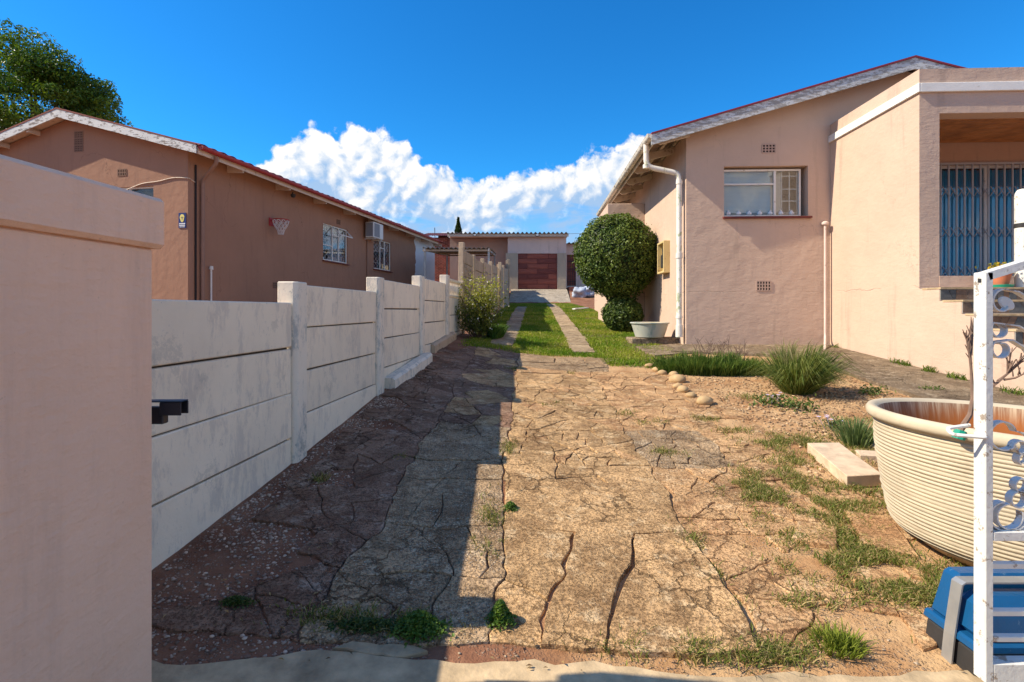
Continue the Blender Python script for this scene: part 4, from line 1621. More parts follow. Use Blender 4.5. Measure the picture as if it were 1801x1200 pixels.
# ------------------------------------------------------------------ brown house on the left
def build_left_house():
    ang = -math.atan(0.19)
    root = empty('brown_house', (-7.23, 11.67, 0.0), ang)
    tag(root, 'brown plastered bungalow with red tiled roof behind the white fence', 'house')
    Wd, Ln, zb = 6.4, 16.6, 0.4
    rid = -Wd / 2

    def hr(x):
        return 6.00 - 0.283 * abs(x - rid)
    w1, w2 = (5.57, 7.20, 3.06, 4.27), (9.28, 10.95, 3.06, 4.27)
    gw = (-2.25, -0.90, 3.05, 4.22)
    mb = MB()
    wall_boxes(mb, 'x', -0.22, 0, 0.22, Ln, zb, 4.90, [w1, w2])
    wall_boxes(mb, 'y', 0, 0.22, -Wd, 0, zb, 4.90, [gw])
    mb.prism([(-Wd, 4.90), (0, 4.90), (0, hr(0) - .10), (rid, hr(rid) - .10), (-Wd, hr(-Wd) - .10)], 'y', 0, 0.22)
    mb.prism([(-Wd, 4.90), (0, 4.90), (0, hr(0) - .10), (rid, hr(rid) - .10), (-Wd, hr(-Wd) - .10)], 'y', Ln - 0.22, Ln)
    mb.box(-0.22, 0, 0.22, Ln - .22, 4.90, 4.985)
    mb.box(-Wd, -Wd + .22, 0.22, Ln, zb, 4.985)
    mb.box(-Wd + .22, -.22, Ln - .22, Ln, zb, 4.90)
    mb.build('wall', M['brown'], root)
    # roof: wavy clay-tile courses
    y0, y1, ov = -0.27, Ln + 0.35, 0.47
    V, F = [], []
    ny = int((y1 - y0) / 0.05)
    for side in (1, -1):
        L = Wd / 2 + ov - (0.36 if side == 1 else 0)
        rows = 11
        sx = []
        for r_ in range(rows):
            sx += [(L * r_ / rows, 0.0), (L * (r_ + 1) / rows - 0.005, 0.028)]
        b = len(V)
        for (s_, lift) in sx:
            x = rid + side * s_
            for j in range(ny + 1):
                y = y0 + (y1 - y0) * j / ny
                wv = 0.026 * abs(math.sin(math.pi * (y - y0) / 0.30)) ** 1.0
                V.append((x, y, 6.0 - 0.283 * s_ + lift + wv))
        for i in range(len(sx) - 1):
            for j in range(ny):
                a = b + i * (ny + 1) + j
                F.append((a, a + 1, a + ny + 2, a + ny + 1))
    me = np_mesh('roof_tiles', np.array(V), [np.array(F)], [M['tile']], False)
    roof = link('roof_tiles', me, root)
    roof['kind'] = 'stuff'
    # eaves course: each tile on its own
    mb = MB()
    V, F = [], []
    ne = 8
    for q, s_ in enumerate((0.0, 0.43)):
        for lay in (0.0, -0.018):
            for j in range(ne + 1):
                t = j / ne
                wv = 0.040 * abs(math.sin(math.pi * t)) + lay
                V.append((s_ if q else 0.0, t * 0.296, -0.283 * (s_ if q else 0.0) + 0.030 + wv + (0.012 if q else 0)))
    m = ne + 1
    for j in range(ne):
        F += [(j, j + 1, 2 * m + j + 1, 2 * m + j), (m + j, 3 * m + j, 3 * m + j + 1, m + j + 1), (2 * m + j, 2 * m + j + 1, 3 * m + j + 1, 3 * m + j)]
    F += [(0, 2 * m, 3 * m, m), (ne, m + ne, 3 * m + ne, 2 * m + ne)]
    tm = bpy.data.meshes.new('eaves_tile')
    tm.from_pydata(V, [], F)
    tm.materials.append(M['tile'])
    nt = int((y1 - y0) / 0.30)
    xs = rid + Wd / 2 + ov - 0.37
    for k in range(nt):
        link('eaves_tile', tm, root, (xs + random.gauss(0, 0.006), y0 + k * 0.30, 6.0 - 0.283 * (xs - rid) + random.gauss(0, 0.004)), (random.gauss(0, 0.012), 0, 0))
    # soffit lining, fascia, gutter
    mb = MB()
    mb.add([(rid, y0 + .06, 5.93), (ov - .02, y0 + .06, 4.90), (ov - .02, y1 - .05, 4.90), (rid, y1 - .05, 5.93)], [(0, 1, 2, 3)])
    mb.add([(rid, y0 + .06, 5.93), (-Wd - ov + .02, y0 + .06, 4.90), (-Wd - ov + .02, y1 - .05, 4.90), (rid, y1 - .05, 5.93)], [(0, 3, 2, 1)])
    mb.build('soffit', M['fascia'], root, fixn=False)
    mb = MB()
    mb.box(ov - .02, ov + .005, y0 + .03, y1 - 1.2, 4.80, 4.955)
    mb.build('fascia', M['fascia'], root)
    mb = MB()
    gp = [(ov + .008, 4.965)] + [(ov + .075 - .066 * math.cos(a), 4.955 - .075 * math.sin(a)) for a in np.linspace(0, math.pi, 9)] + [(ov + .135, 4.97)]
    n = len(gp)
    ya, yb = y0 + .02, y1 - 1.2
    v = [(p[0], ya, p[1]) for p in gp] + [(p[0], yb, p[1]) for p in gp]
    mb.add(v, [(i, i + 1, n + i + 1, n + i) for i in range(n - 1)] + [tuple(range(n)), tuple(range(n, 2 * n))])
    mb.build('gutter', M['gutter_red'], root, fixn=False, smooth=True)
    # barge boards
    for s in (1, -1):
        mb = MB()
        x1 = rid + s * (Wd / 2 + ov)
        a, b = (rid, 6.01), (x1, 6.01 - 0.283 * (Wd / 2 + ov))
        mb.prism([(a[0], a[1]), (b[0], b[1]), (b[0], b[1] - .175), (a[0], a[1] - .18)], 'y', y0 - .028, y0)
        mb.build('barge_board', M['barge_worn'], root)
        mb = MB()
        mb.prism([(a[0], a[1] + .004), (b[0], b[1] + .004), (b[0], b[1] + .035), (a[0], a[1] + .04)], 'y', y0 - .035, y0 + .1)
        mb.build('verge', M['tile'], root)
    for x in (-5.9, -5.0, -4.1):
        mb = MB()
        mb.box(x, x + .06, y0, 0, hr(x) - .20, hr(x) - .10)
        mb.build('purlin', M['fascia'], root)
    # soffit rafter ends
    for k in range(9):
        mb = MB()
        yk = 1.2 + k * 1.9
        mb.prism([(0.0, 4.79), (0.44, 4.76), (0.44, 4.86), (0.0, 4.97)], 'y', yk, yk + .05)
        mb.build('rafter_end', M['fascia'], root)
    # downpipe with swan neck, dark conduit beside it
    mb = MB()
    mb.tube(elbow_path([(ov + .07, .22, 4.86), (ov + .05, .24, 4.72), (.06, .36, 4.38), (.06, .36, zb)], .12), .042, 10)
    mb.build('downpipe', M['gutter_brown'], root, smooth=True)
    mb = MB()
    mb.tube([(.02, .20, 4.7), (.02, .20, zb)], .022, 6)
    mb.build('conduit', M['black_pipe'], root)
    mb = MB()
    mb.tube([(.06, .62, zb), (.06, .62, 2.36)], .022, 8)
    mb.tube([(.06, .62, 2.36), (.07, .62, 2.44)], [.05, .035], 8)
    mb.build('vent_pipe', M['frame_white'], root)
    # telephone cable across the gable
    mb = MB()
    pts = [(-3.1 + 3.1 * t, -.012, 4.02 + .34 * t - .05 * math.sin(3.1 * t * 2) + .015 * math.sin(t * 23)) for t in np.linspace(0, 1, 40)]
    pts += [(.012, .03, 4.35), (.014, .2, 4.30)]
    mb.tube(pts, .012, 5)
    mb.build('cable', M['fascia'], root)
    # windows on the long wall
    for (a, b, c, d), opened in ((w1, True), (w2, False)):
        w, h = b - a, d - c
        win = steel_window(root, (-.06, a, c), (0, 1, 0), (1, 0, 0), w, h, [w * .40, w * .66], [(w * .40, w * .66, h * .74)] + ([] if not opened else [(0, w * .40, h * .42)]))
        burglar_scrolls(win, (-.06, a + .04, c + .04), (0, 1, 0), (1, 0, 0), w - .08, h - .08, M['net'], 6)
        if opened:
            curtain(root, 'curtain', (-.06, a + .62, c), (0, 1, 0), (1, 0, 0), w - .64, h - .06, M['curtain_net'], 9, .018, -.14)
            mb = MB()                                      # fanlight pushed open
            p = [Vector((-.04, a + w * .42, d - .03)), Vector((-.04, a + w * .96, d - .03)), Vector((.22, a + w * .96, d - .30)), Vector((.22, a + w * .42, d - .30))]
            for i in range(4):
                mb.beam(p[i], p[(i + 1) % 4], .03, .03)
            mb.build('casement', M['frame_white'], win)
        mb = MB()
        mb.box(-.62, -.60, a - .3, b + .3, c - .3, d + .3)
        mb.build('dark_interior', M['room_dark'], root)
        mb = MB()
        mb.prism([(-.07, c + .004), (.07, c - .03), (.07, c - .055), (-.07, c - .05)], 'y', a - .04, b + .05)
        mb.build('window_sill', M['sill'], root)
    a, b, c, d = gw
    steel_window(root, (a, .07, c), (1, 0, 0), (0, -1, 0), b - a, d - c, [(b - a) * .5], [(0, b - a, (d - c) * .74)])
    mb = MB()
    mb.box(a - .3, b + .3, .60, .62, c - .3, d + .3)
    mb.build('dark_interior', M['room_dark'], root)
    airb = ('airbrick_brown', 'hole')
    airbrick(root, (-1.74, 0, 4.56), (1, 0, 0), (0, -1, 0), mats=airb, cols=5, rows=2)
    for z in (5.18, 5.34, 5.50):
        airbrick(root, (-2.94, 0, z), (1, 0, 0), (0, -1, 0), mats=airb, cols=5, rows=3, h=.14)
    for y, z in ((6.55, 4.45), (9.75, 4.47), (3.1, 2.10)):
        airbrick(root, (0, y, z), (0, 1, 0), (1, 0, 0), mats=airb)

    def W_(x, y, z):
        return root.matrix_basis @ Vector((x, y, z))
    bpy.context.view_layer.update()
    # air conditioner on the wall
    ac = empty('air_conditioner', W_(0, 8.36, 4.16), ang)
    tag(ac, 'white air conditioner unit on the brown wall above the second window', 'air conditioner')
    mb = MB()
    mb.box(.10, .44, 0, .86, 0, .60)
    mb.build('casing', M['ac_white'], ac, bevel=.02)
    mb = MB()
    mb.box(.435, .446, .06, .52, .05, .55)
    mb.build('grille', M['ac_grey'], ac)
    mb = MB()
    mb.box(.13, .41, -.006, .02, .05, .55)
    mb.build('side_vent', M['ac_grey'], ac)
    for y in (.15, .7):
        mb = MB()
        mb.box(0, .42, y, y + .04, -.045, -.003)
        mb.build('bracket', M['ac_white'], ac)
    mb = MB()
    mb.tube([(.03, .3, -.05), (.03, .3, -2.6)], .025, 6)
    mb.build('pipe', M['gutter_brown'], ac)
    # basketball hoop
    hp = empty('basketball_hoop', W_(0, 2.92, 3.90), ang)
    tag(hp, 'small red basketball hoop with white net on the brown wall', 'hoop')
    mb = MB()
    mb.box(0, .03, -.12, .12, -.16, .06)
    mb.box(.03, .09, -.05, .05, -.03, .01)
    mb.build('mount', M['hoop_red'], hp, bevel=.005)
    mb = MB()
    c = Vector((.29, 0, 0))
    mb.tube([c + Vector((math.cos(t) * .215, math.sin(t) * .215, 0)) for t in np.linspace(0, 2 * math.pi, 29)], .014, 6, caps=False)
    mb.build('ring', M['hoop_red'], hp)
    mb = MB()
    for k in range(10):
        for sg in (1, -1):
            pts = []
            for j in range(9):
                t = j / 8
                r_ = .21 * (1 - t) + .075 * t + .02 * math.sin(t * 6)
                a_ = 2 * math.pi * k / 10 + sg * t * 1.5
                pts.append(c + Vector((math.cos(a_) * r_, math.sin(a_) * r_, -t * .40)))
            mb.tube(pts, .009, 4)
    mb.build('net', M['net'], hp)
    # alarm company sign on the corner
    sg = empty('wall_sign', W_(-.23, -.014, 3.24), ang)
    tag(sg, 'small blue and yellow sign at the corner of the brown house', 'sign')
    mb = MB()
    mb.box(0, .19, 0, .012, 0, .34)
    mb.build('board', M['sign_blue'], sg)
    mb = MB()
    mb.prism([(.095 + .062 * math.cos(a) * (1 if math.sin(a) > 0 else .8), .225 + (.085 if math.sin(a) > 0 else .095) * math.sin(a)) for a in np.linspace(0, 2 * math.pi, 21)[:-1]], 'y', -.004, .001)
    mb.build('emblem', M['sign_yellow'], sg)
    mb = MB()
    mb.box(.06, .13, -.006, -.003, .235, .242)
    mb.box(.088, .102, -.006, -.003, .19, .25)
    mb.build('emblem_lines', M['sign_blue'], sg)
    mb = MB()
    for (z, h, segs) in ((.082, .028, ((.02, .05), (.055, .085), (.09, .12), (.125, .17))), (.048, .018, ((.02, .17),)), (.018, .014, ((.03, .09), (.1, .165)))):
        for (x0, x1) in segs:
            mb.box(x0, x1, -.004, .001, z, z + h)
    mb.build('lettering', M['sign_white'], sg)
    cm = empty('security_camera', W_(.25, 3.55, 4.75), ang)
    tag(cm, 'small dark security camera under the eaves of the brown house', 'camera')
    mb = MB()
    mb.tube([(-.02, .0, .0), (-.02, .0, .06)], .02, 8)
    mb.build('stem', M['black_plastic'], cm)
    mb = MB()
    mb.lathe([(0.002, -.10), (.05, -.085), (.07, -.04), (.07, 0), (.02, .004)], 12)
    mb.build('dome', M['black_plastic'], cm, smooth=True)


build_left_house()

# ------------------------------------------------------------------ pink house on the right
def build_right_house():
    ang = -math.atan(0.044)
    root = empty('pink_house', (3.19, 9.58, 0.0), ang)
    tag(root, 'pink plastered house with gable front and raised porch on the right', 'house')
    rid, Wd, Ln, zb = 3.84, 7.68, 7.1, 0.2

    def hr(x):
        return 5.80 - 0.28 * abs(x - rid)
    win = (.68, 2.18, 3.12, 4.03)
    dr = (2.92, 6.6, 1.90, 4.02)
    mb = MB()
    wall_boxes(mb, 'y', 0, .24, 0, Wd, zb, 4.55, [win, dr])
    mb.prism([(0, 4.55), (Wd, 4.55), (Wd, hr(Wd) - .08), (rid, hr(rid) - .08), (0, hr(0) - .08)], 'y', 0, .24)
    mb.box(0, .24, .24, Ln, zb, hr(0) - .08)
    mb.box(Wd - .24, Wd, .24, Ln, zb, hr(0) - .08)
    mb.box(.24, Wd - .24, Ln - .24, Ln, zb, 4.6)
    mb.build('wall', M['pink'], root, bevel=0)
    # projecting side wing and its lower wall
    mb = MB()
    mb.box(-.93, 0, 3.62, 5.6, zb, 4.10)
    mb.build('side_wing', M['pink'], root, bevel=.012)
    mb = MB()
    mb.prism([(7.4, .8), (9.3, .8), (9.3, 2.16), (7.4, 2.02)], 'x', -.62, 1.2)
    mb.build('back_landing', M['pink'], root, bevel=.02)
    # roof sheet with shallow ribs
    y0, y1, ov = -.29, Ln + .28, .70
    V, F = [], []
    ny = int((y1 - y0) / .05)
    xs = np.array([rid - (rid + ov), rid, rid + (rid + ov)])
    for i, x in enumerate((-ov, rid, Wd + ov)):
        for j in range(ny + 1):
            y = y0 + (y1 - y0) * j / ny
            V.append((x, y, 5.80 - .28 * abs(x - rid) + .018 * math.sin(2 * math.pi * (y - y0) / .15) + .03))
    for i in range(2):
        for j in range(ny):
            a = i * (ny + 1) + j
            F.append((a, a + 1, a + ny + 2, a + ny + 1))
    link('roof_sheet', np_mesh('roof_sheet', np.array(V), [np.array(F)], [M['red_roof']]), root)
    mb = MB()
    for s in (-1, 1):
        x1 = rid + s * (rid + ov - .06)
        z1 = 5.80 - .28 * (rid + ov - .06)
        mb.add([(rid, y0 + .03, 5.795), (x1, y0 + .03, z1 - .005), (x1, y1, z1 - .005), (rid, y1, 5.795)], [(0, 1, 2, 3)])
    mb.build('roof_lining', M['roof_under'], root, fixn=False)
    for s in (-1, 1):
        mb = MB()
        x1 = rid + s * (rid + ov)
        z1 = 5.80 - .28 * (rid + ov)
        mb.prism([(rid, 5.80), (x1, z1), (x1, z1 - .185), (rid, 5.80 - .195)], 'y', y0 - .03, y0)
        mb.build('barge_board', M['barge'], root)
        mb = MB()
        mb.prism([(rid, 5.803), (x1, z1 + .003), (x1, z1 + .032), (rid, 5.835)], 'y', y0 - .045, y0 + .10)
        mb.build('verge_flashing', M['red_roof'], root)
    for k in range(8):                                       # exposed rafters under the eaves
        y = -.24 + k * 1.02
        mb = MB()
        mb.prism([(0.0, hr(0) - .09), (-.60, hr(-.60) - .05), (-.60, hr(-.60) - .13), (-.52, hr(-.52) - .20), (0.0, hr(0) - .21)], 'y', y, y + .05)
        mb.build('rafter', M['rafter'], root)
    mb = MB()
    for x in (-.30, -.05):
        mb.box(x, x + .05, y0, Ln, hr(x) - .055, hr(x) - .012)
    mb.build('batten', M['rafter'], root)
    zE = 5.80 - .28 * (rid + ov)
    mb = MB()
    mb.box(-.625, -.602, y0, y1, zE - .10, zE + .02)
    mb.build('fascia', M['gutter_white'], root)
    mb = MB()
    gx, gzz = -.70, zE + .01
    gp = [(gx + .065 - .0, gzz)] + [(gx + .065 * math.cos(a), gzz - .072 * math.sin(a)) for a in np.linspace(0, math.pi, 10)] + [(gx - .072, gzz + .012)]
    n = len(gp)
    v = [(p[0], y0 - .02, p[1]) for p in gp] + [(p[0], y1 + .1, p[1] - .01) for p in gp]
    mb.add(v, [(i, i + 1, n + i + 1, n + i) for i in range(n - 1)] + [tuple(range(n)), tuple(range(n, 2 * n))])
    gut = mb.build('gutter', M['gutter_white'], root, fixn=False, smooth=True)
    for k in range(5):
        mb = MB()
        y = .35 + k * 1.6
        mb.tube([(gx + .078 * math.cos(a), y, gzz - .085 * math.sin(a)) for a in np.linspace(0, math.pi, 9)], .012, 5)
        mb.build('gutter_bracket', M['gutter_white'], gut)
    # downpipe: outlet, swan neck, wall pipe, shoe
    mb = MB()
    mb.tube([(gx, .12, gzz - .05), (gx, .12, gzz - .20)], .052, 12)
    mb.tube(elbow_path([(gx, .12, gzz - .15), (gx, .12, gzz - .46), (-.12, .10, gzz - .60), (-.10, .10, gzz - .75), (-.10, .10, 1.02)], .14, 7), .050, 12)
    dp = mb.build('downpipe', M['pipe_white'], root, smooth=True)
    for (z, r_, h) in ((gzz - .46, .060, .07), (gzz - .76, .060, .08), (2.42, .062, .10), (1.28, .060, .05), (1.02, .066, .22)):
        mb = MB()
        x = -.10 if z < gzz - .6 else gx
        mb.tube([(x, .10 if x > -.5 else .12, z - h / 2), (x, .10 if x > -.5 else .12, z + h / 2)], r_, 12)
        mb.build('pipe_collar', M['pipe_white'], dp, smooth=True)
    mb = MB()
    mb.tube(elbow_path([(2.45, -.06, 2.94), (2.45, -.06, .92), (2.18, -.55, .73)], .08), .021, 8)
    vp = mb.build('waste_pipe', M['pipe_pink'], root, smooth=True)
    mb = MB()
    mb.lathe([(.03, 0), (.055, .02), (.058, .05), (.03, .075), (.002, .08)], 12, (2.45, -.06, 2.93))
    mb.build('vent_cap', M['pipe_pink'], vp, smooth=True)
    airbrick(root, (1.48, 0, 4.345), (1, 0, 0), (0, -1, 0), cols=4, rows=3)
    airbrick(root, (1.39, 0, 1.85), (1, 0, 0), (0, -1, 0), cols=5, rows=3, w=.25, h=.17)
    # front window with blind behind the panes
    a, b, c, d = win
    w, h = b - a, d - c
    wn = steel_window(root, (a, .10, c), (1, 0, 0), (0, -1, 0), w - .09, h - .04, [w * .63], [(0, w * .63, h * .66)], frame=.032)
    bl = empty('blind', (0, 0, 0))
    bl.parent = root
    slat = None
    k = 0
    z = c + .10
    while z < d - .06:
        if slat is None:
            mb = MB()
            mb.add([(a + .02, .142, -.010), (b - .42, .142, -.010), (b - .42, .150, .0115), (a + .02, .150, .0115)], [(0, 1, 2, 3)])
            o = mb.build('slat', M['blind'], bl, fixn=False)
            slat = o.data
        else:
            o = link('slat', slat, bl)
        o.location = (0, 0, z)
        z += .0235
    mb = MB()
    mb.box(a - .4, b + .4, .9, .92, c - .4, d + .3)
    mb.build('back_wall', M['fascia'], root)
    mb = MB()
    for x in (b - .40, b - .26, b - .12):
        mb.box(x - .008, x + .008, .15, .165, c + .05, d - .06)
    for z in (c + .08, c + .30, c + .52, c + .76):
        mb.box(b - .40, b - .12, .152, .163, z - .008, z + .008)
    mb.build('burglar_bars', M['frame_white'], wn)
    mb = MB()
    rr = random.Random(4)
    for k in range(7):                                       # ornaments on the inner sill
        x = a + .12 + k * .19
        mb.lathe([(.02, 0), (.05, .02), (.045, .05), (.02, .075), (.03, .09), (.002, .10)], 8, (x, .125, c + .035))
    mb.build('sill_ornaments', M['sign_white'], wn)
    mb = MB()
    mb.prism([(.10, c + .004), (-.055, c - .012), (-.055, c - .045), (.10, c - .05)], 'x', a - .02, b + .05)
    mb.build('window_sill', M['sill'], root)
    # ---- porch
    px, pf = 2.57, -2.20
    PR = 8.4
    mb = MB()
    # left cheek of the porch, front pillar, parapet beam
    mb.box(px, px + .22, pf + .24, 0, zb, 4.76)
    mb.box(px, px + .27, pf, pf + .24, zb, 4.76)
    mb.box(px + .27, PR, pf, pf + .24, 4.14, 4.76)
    mb.build('porch_wall', M['pink'], root)
    mb = MB()
    mb.box(px + .27, PR, pf - .004, 0, 1.73, 1.885)
    mb.build('porch_floor', M['pink'], root)
    mb = MB()                                                # moulded white band round the parapet
    mb.box(px - .035, px + .0, pf - .035, -.002, 4.43, 4.555)
    mb.box(px, PR, pf - .035, pf, 4.43, 4.555)
    mb.build('parapet_band', M['trim_white'], root, bevel=.006)
    mb = MB()
    mb.box(px + .22, PR, pf + .24, -.0, 4.56, 4.62)
    mb.build('porch_roof', M['roof_under'], root)
    plank = None
    for k in range(13):
        y = pf + .26 + k * .148
        if plank is None:
            mb = MB()
            mb.box(px + .23, PR, 0, .138, 0, .018)
            o = mb.build('ceiling_plank', M['timber'], root, bevel=.004)
            plank = o.data
        else:
            o = link('ceiling_plank', plank, root)
        o.location = (0, y, 4.40)
    # glazed door, blue curtain, folding trellis gate
    a, b, c, d = dr
    df = steel_window(root, (a, .10, c + .002), (1, 0, 0), (0, -1, 0), b - a, d - c - .004, [(b - a) * .33, (b - a) * .66], [], frame=.05)
    df.name = 'glazed_door'
    curtain(root, 'curtain', (a + .18, .1, c), (1, 0, 0), (0, -1, 0), b - a - .2, d - c - .04, M['curtain_blue'], 26, .028, -.16)
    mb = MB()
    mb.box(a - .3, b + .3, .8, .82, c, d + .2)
    mb.build('dark_interior', M['room_dark'], root)
    tg = empty('trellis_gate', (0, 0, 0))
    tg.parent = root
    mb = MB()
    mb.box(a, b, -.05, -.015, d - .015, d + .02)
    mb.build('top_track', M['trellis'], tg)
    mb = MB()
    mb.box(a, b, -.05, -.015, c - .01, c + .012)
    mb.build('bottom_track', M['trellis'], tg)
    bar = lnk = None
    x = a + .05
    while x < b:
        if bar is None:
            mb = MB()
            mb.box(-.011, .011, -.045, -.025, c + .013, d - .016)
            o = mb.build('bar', M['trellis'], tg)
            bar = o.data
        else:
            o = link('bar', bar, tg)
        o.location = (x, 0, 0)
        for z in (c + .20, c + .90, c + 1.62):
            if lnk is None:
                mb = MB()
                mb.beam((.012, -.052, -.085), (.125, -.052, .085), .006, .020, (0, 1, 0))
                mb.beam((.012, -.060, .085), (.125, -.060, -.085), .006, .020, (0, 1, 0))
                o = mb.build('lattice_link', M['trellis'], tg)
                lnk = o.data
            else:
                o = link('lattice_link', lnk, tg)
            o.location = (x, 0, z)
        x += .137
    # ---- porch stairs with slate-clad risers
    st = empty('porch_stairs', (0, 0, 0))
    st.parent = root
    prof = [(pf, zb), (pf, 1.705)]
    y, z = pf, 1.705
    risers = []
    for k in range(7):
        y2 = y - .36
        prof.append((y2, z))
        z2 = z - .172
        risers.append((y2, z2, z))
        prof.append((y2, z2))
        y, z = y2, z2
    prof.append((y, zb))
    mb = MB()
    mb.prism(prof, 'x', px, px + 2.4)
    mb.build('stair_core', M['pink'], st)
    rr = random.Random(9)
    for (yr, za, zt) in risers[:5]:
        out = []
        quad = [(px + .006, za + .012), (px + 2.39, za + .012), (px + 2.39, zt - .022), (px + .006, zt - .022)]
        shatter(quad, .022, rr, out)
        for p in out:
            cx, cz = sum(q[0] for q in p) / len(p), sum(q[1] for q in p) / len(p)
            q = [(cx + (u - cx) * .955 , cz + (v - cz) * .93) for u, v in p]
            mb = MB()
            mb.prism(q, 'y', yr - .014 - rr.uniform(0, .004), yr + .002)
            mb.build('slate_tile', M['slate'], st)
        mb = MB()
        mb.box(px + .004, px + 2.4, yr - .010, yr - .001, za + .006, zt - .018)
        mb.build('grout', M['mortar'], st)
        mb = MB()
        mb.box(px - .006, px + 2.4, yr - .03, yr + .30, zt - .016, zt + .006)
        mb.build('tread', M['threshold'], st)

    bpy.context.view_layer.update()

    def W_(x, y, z):
        return root.matrix_basis @ Vector((x, y, z))
    # meter box on the side wall
    mbx = empty('meter_box', W_(0, 1.15, 2.18), ang)
    tag(mbx, 'open yellowish wooden meter box on the side wall behind the downpipe', 'meter box')
    mb = MB()
    for (y0_, y1_, z0, z1) in ((0, .04, 0, .66), (.52, .56, 0, .66), (.04, .52, 0, .04), (.04, .52, .62, .66)):
        mb.box(-.13, 0, y0_, y1_, z0, z1)
    mb.build('carcass', M['meter_wood'], mbx, bevel=.004)
    mb = MB()
    mb.box(-.02, -.004, .04, .52, .04, .62)
    mb.build('back_panel', M['meter_wood'], mbx)
    mb = MB()
    mb.box(-.09, -.02, .14, .30, .30, .52)
    mb.box(-.08, -.02, .34, .46, .12, .40)
    mb.build('meter', M['black_plastic'], mbx, bevel=.01)
    # newel post and flower pot on the stairs
    np_ = empty('newel_post', W_(3.735, -2.44, 1.706), ang)
    tag(np_, 'white round-topped post with black strap standing on the porch stairs', 'post')
    mb = MB()
    mb.lathe([(.085, 0), (.085, 1.22), (.078, 1.27), (.055, 1.31), (.002, 1.325)], 20)
    mb.build('shaft', M['gate_white'], np_, smooth=True)
    mb = MB()
    mb.lathe([(.086, 0), (.092, .005), (.092, .055), (.086, .06)], 20, (0, 0, .80))
    mb.build('strap', M['black_plastic'], np_, smooth=True)
    fp = empty('flower_pot', W_(3.46, -2.42, 1.712), ang)
    tag(fp, 'terracotta flower pot on a green saucer on the porch stairs', 'flower pot')
    mb = MB()
    mb.lathe([(.002, .03), (.085, .03), (.12, .18), (.13, .18), (.13, .21), (.11, .21), (.10, .17), (.002, .17)], 20)
    mb.build('pot', M['terracotta'], fp, smooth=True)
    mb = MB()
    mb.lathe([(.002, 0), (.13, 0), (.145, .035), (.14, .037), (.125, .012), (.002, .012)], 20)
    mb.build('saucer', M['green_plastic'], fp, smooth=True)
    n_ = 220
    P = np.stack([RNG.normal(0, .06, n_), RNG.normal(0, .06, n_), RNG.uniform(.19, .33, n_)], 1)
    link('flowers', leaf_mesh('flowers', P, P * [1, 1, 0] + [0, 0, .1], .045, mixcol(n_, (.09, .15, .02), (.65, .42, .03)), M['leaf']), fp)['kind'] = 'stuff'


build_right_house()


# ------------------------------------------------------------------ garage and the buildings at the end of the drive
def corrugated(name, x0, x1, y0, y1, z0, z1, mat_, parent, pitch=.18, amp=.03, th=.02):
    n = int((x1 - x0) / pitch * 6)
    V, F = [], []
    for (y, z) in ((y0, z0), (y1, z1)):
        for lay in (0, -th):
            for i in range(n + 1):
                x = x0 + (x1 - x0) * i / n
                V.append((x, y, z + lay + amp * math.sin(2 * math.pi * (x - x0) / pitch)))
    m = n + 1
    for i in range(n):
        F += [(i, i + 1, 2 * m + i + 1, 2 * m + i), (m + i, 3 * m + i, 3 * m + i + 1, m + i + 1), (i, m + i, m + i + 1, i + 1)]
    me = bpy.data.meshes.new(name)
    me.from_pydata(V, [], F)
    me.materials.append(mat_)
    return link(name, me, parent)


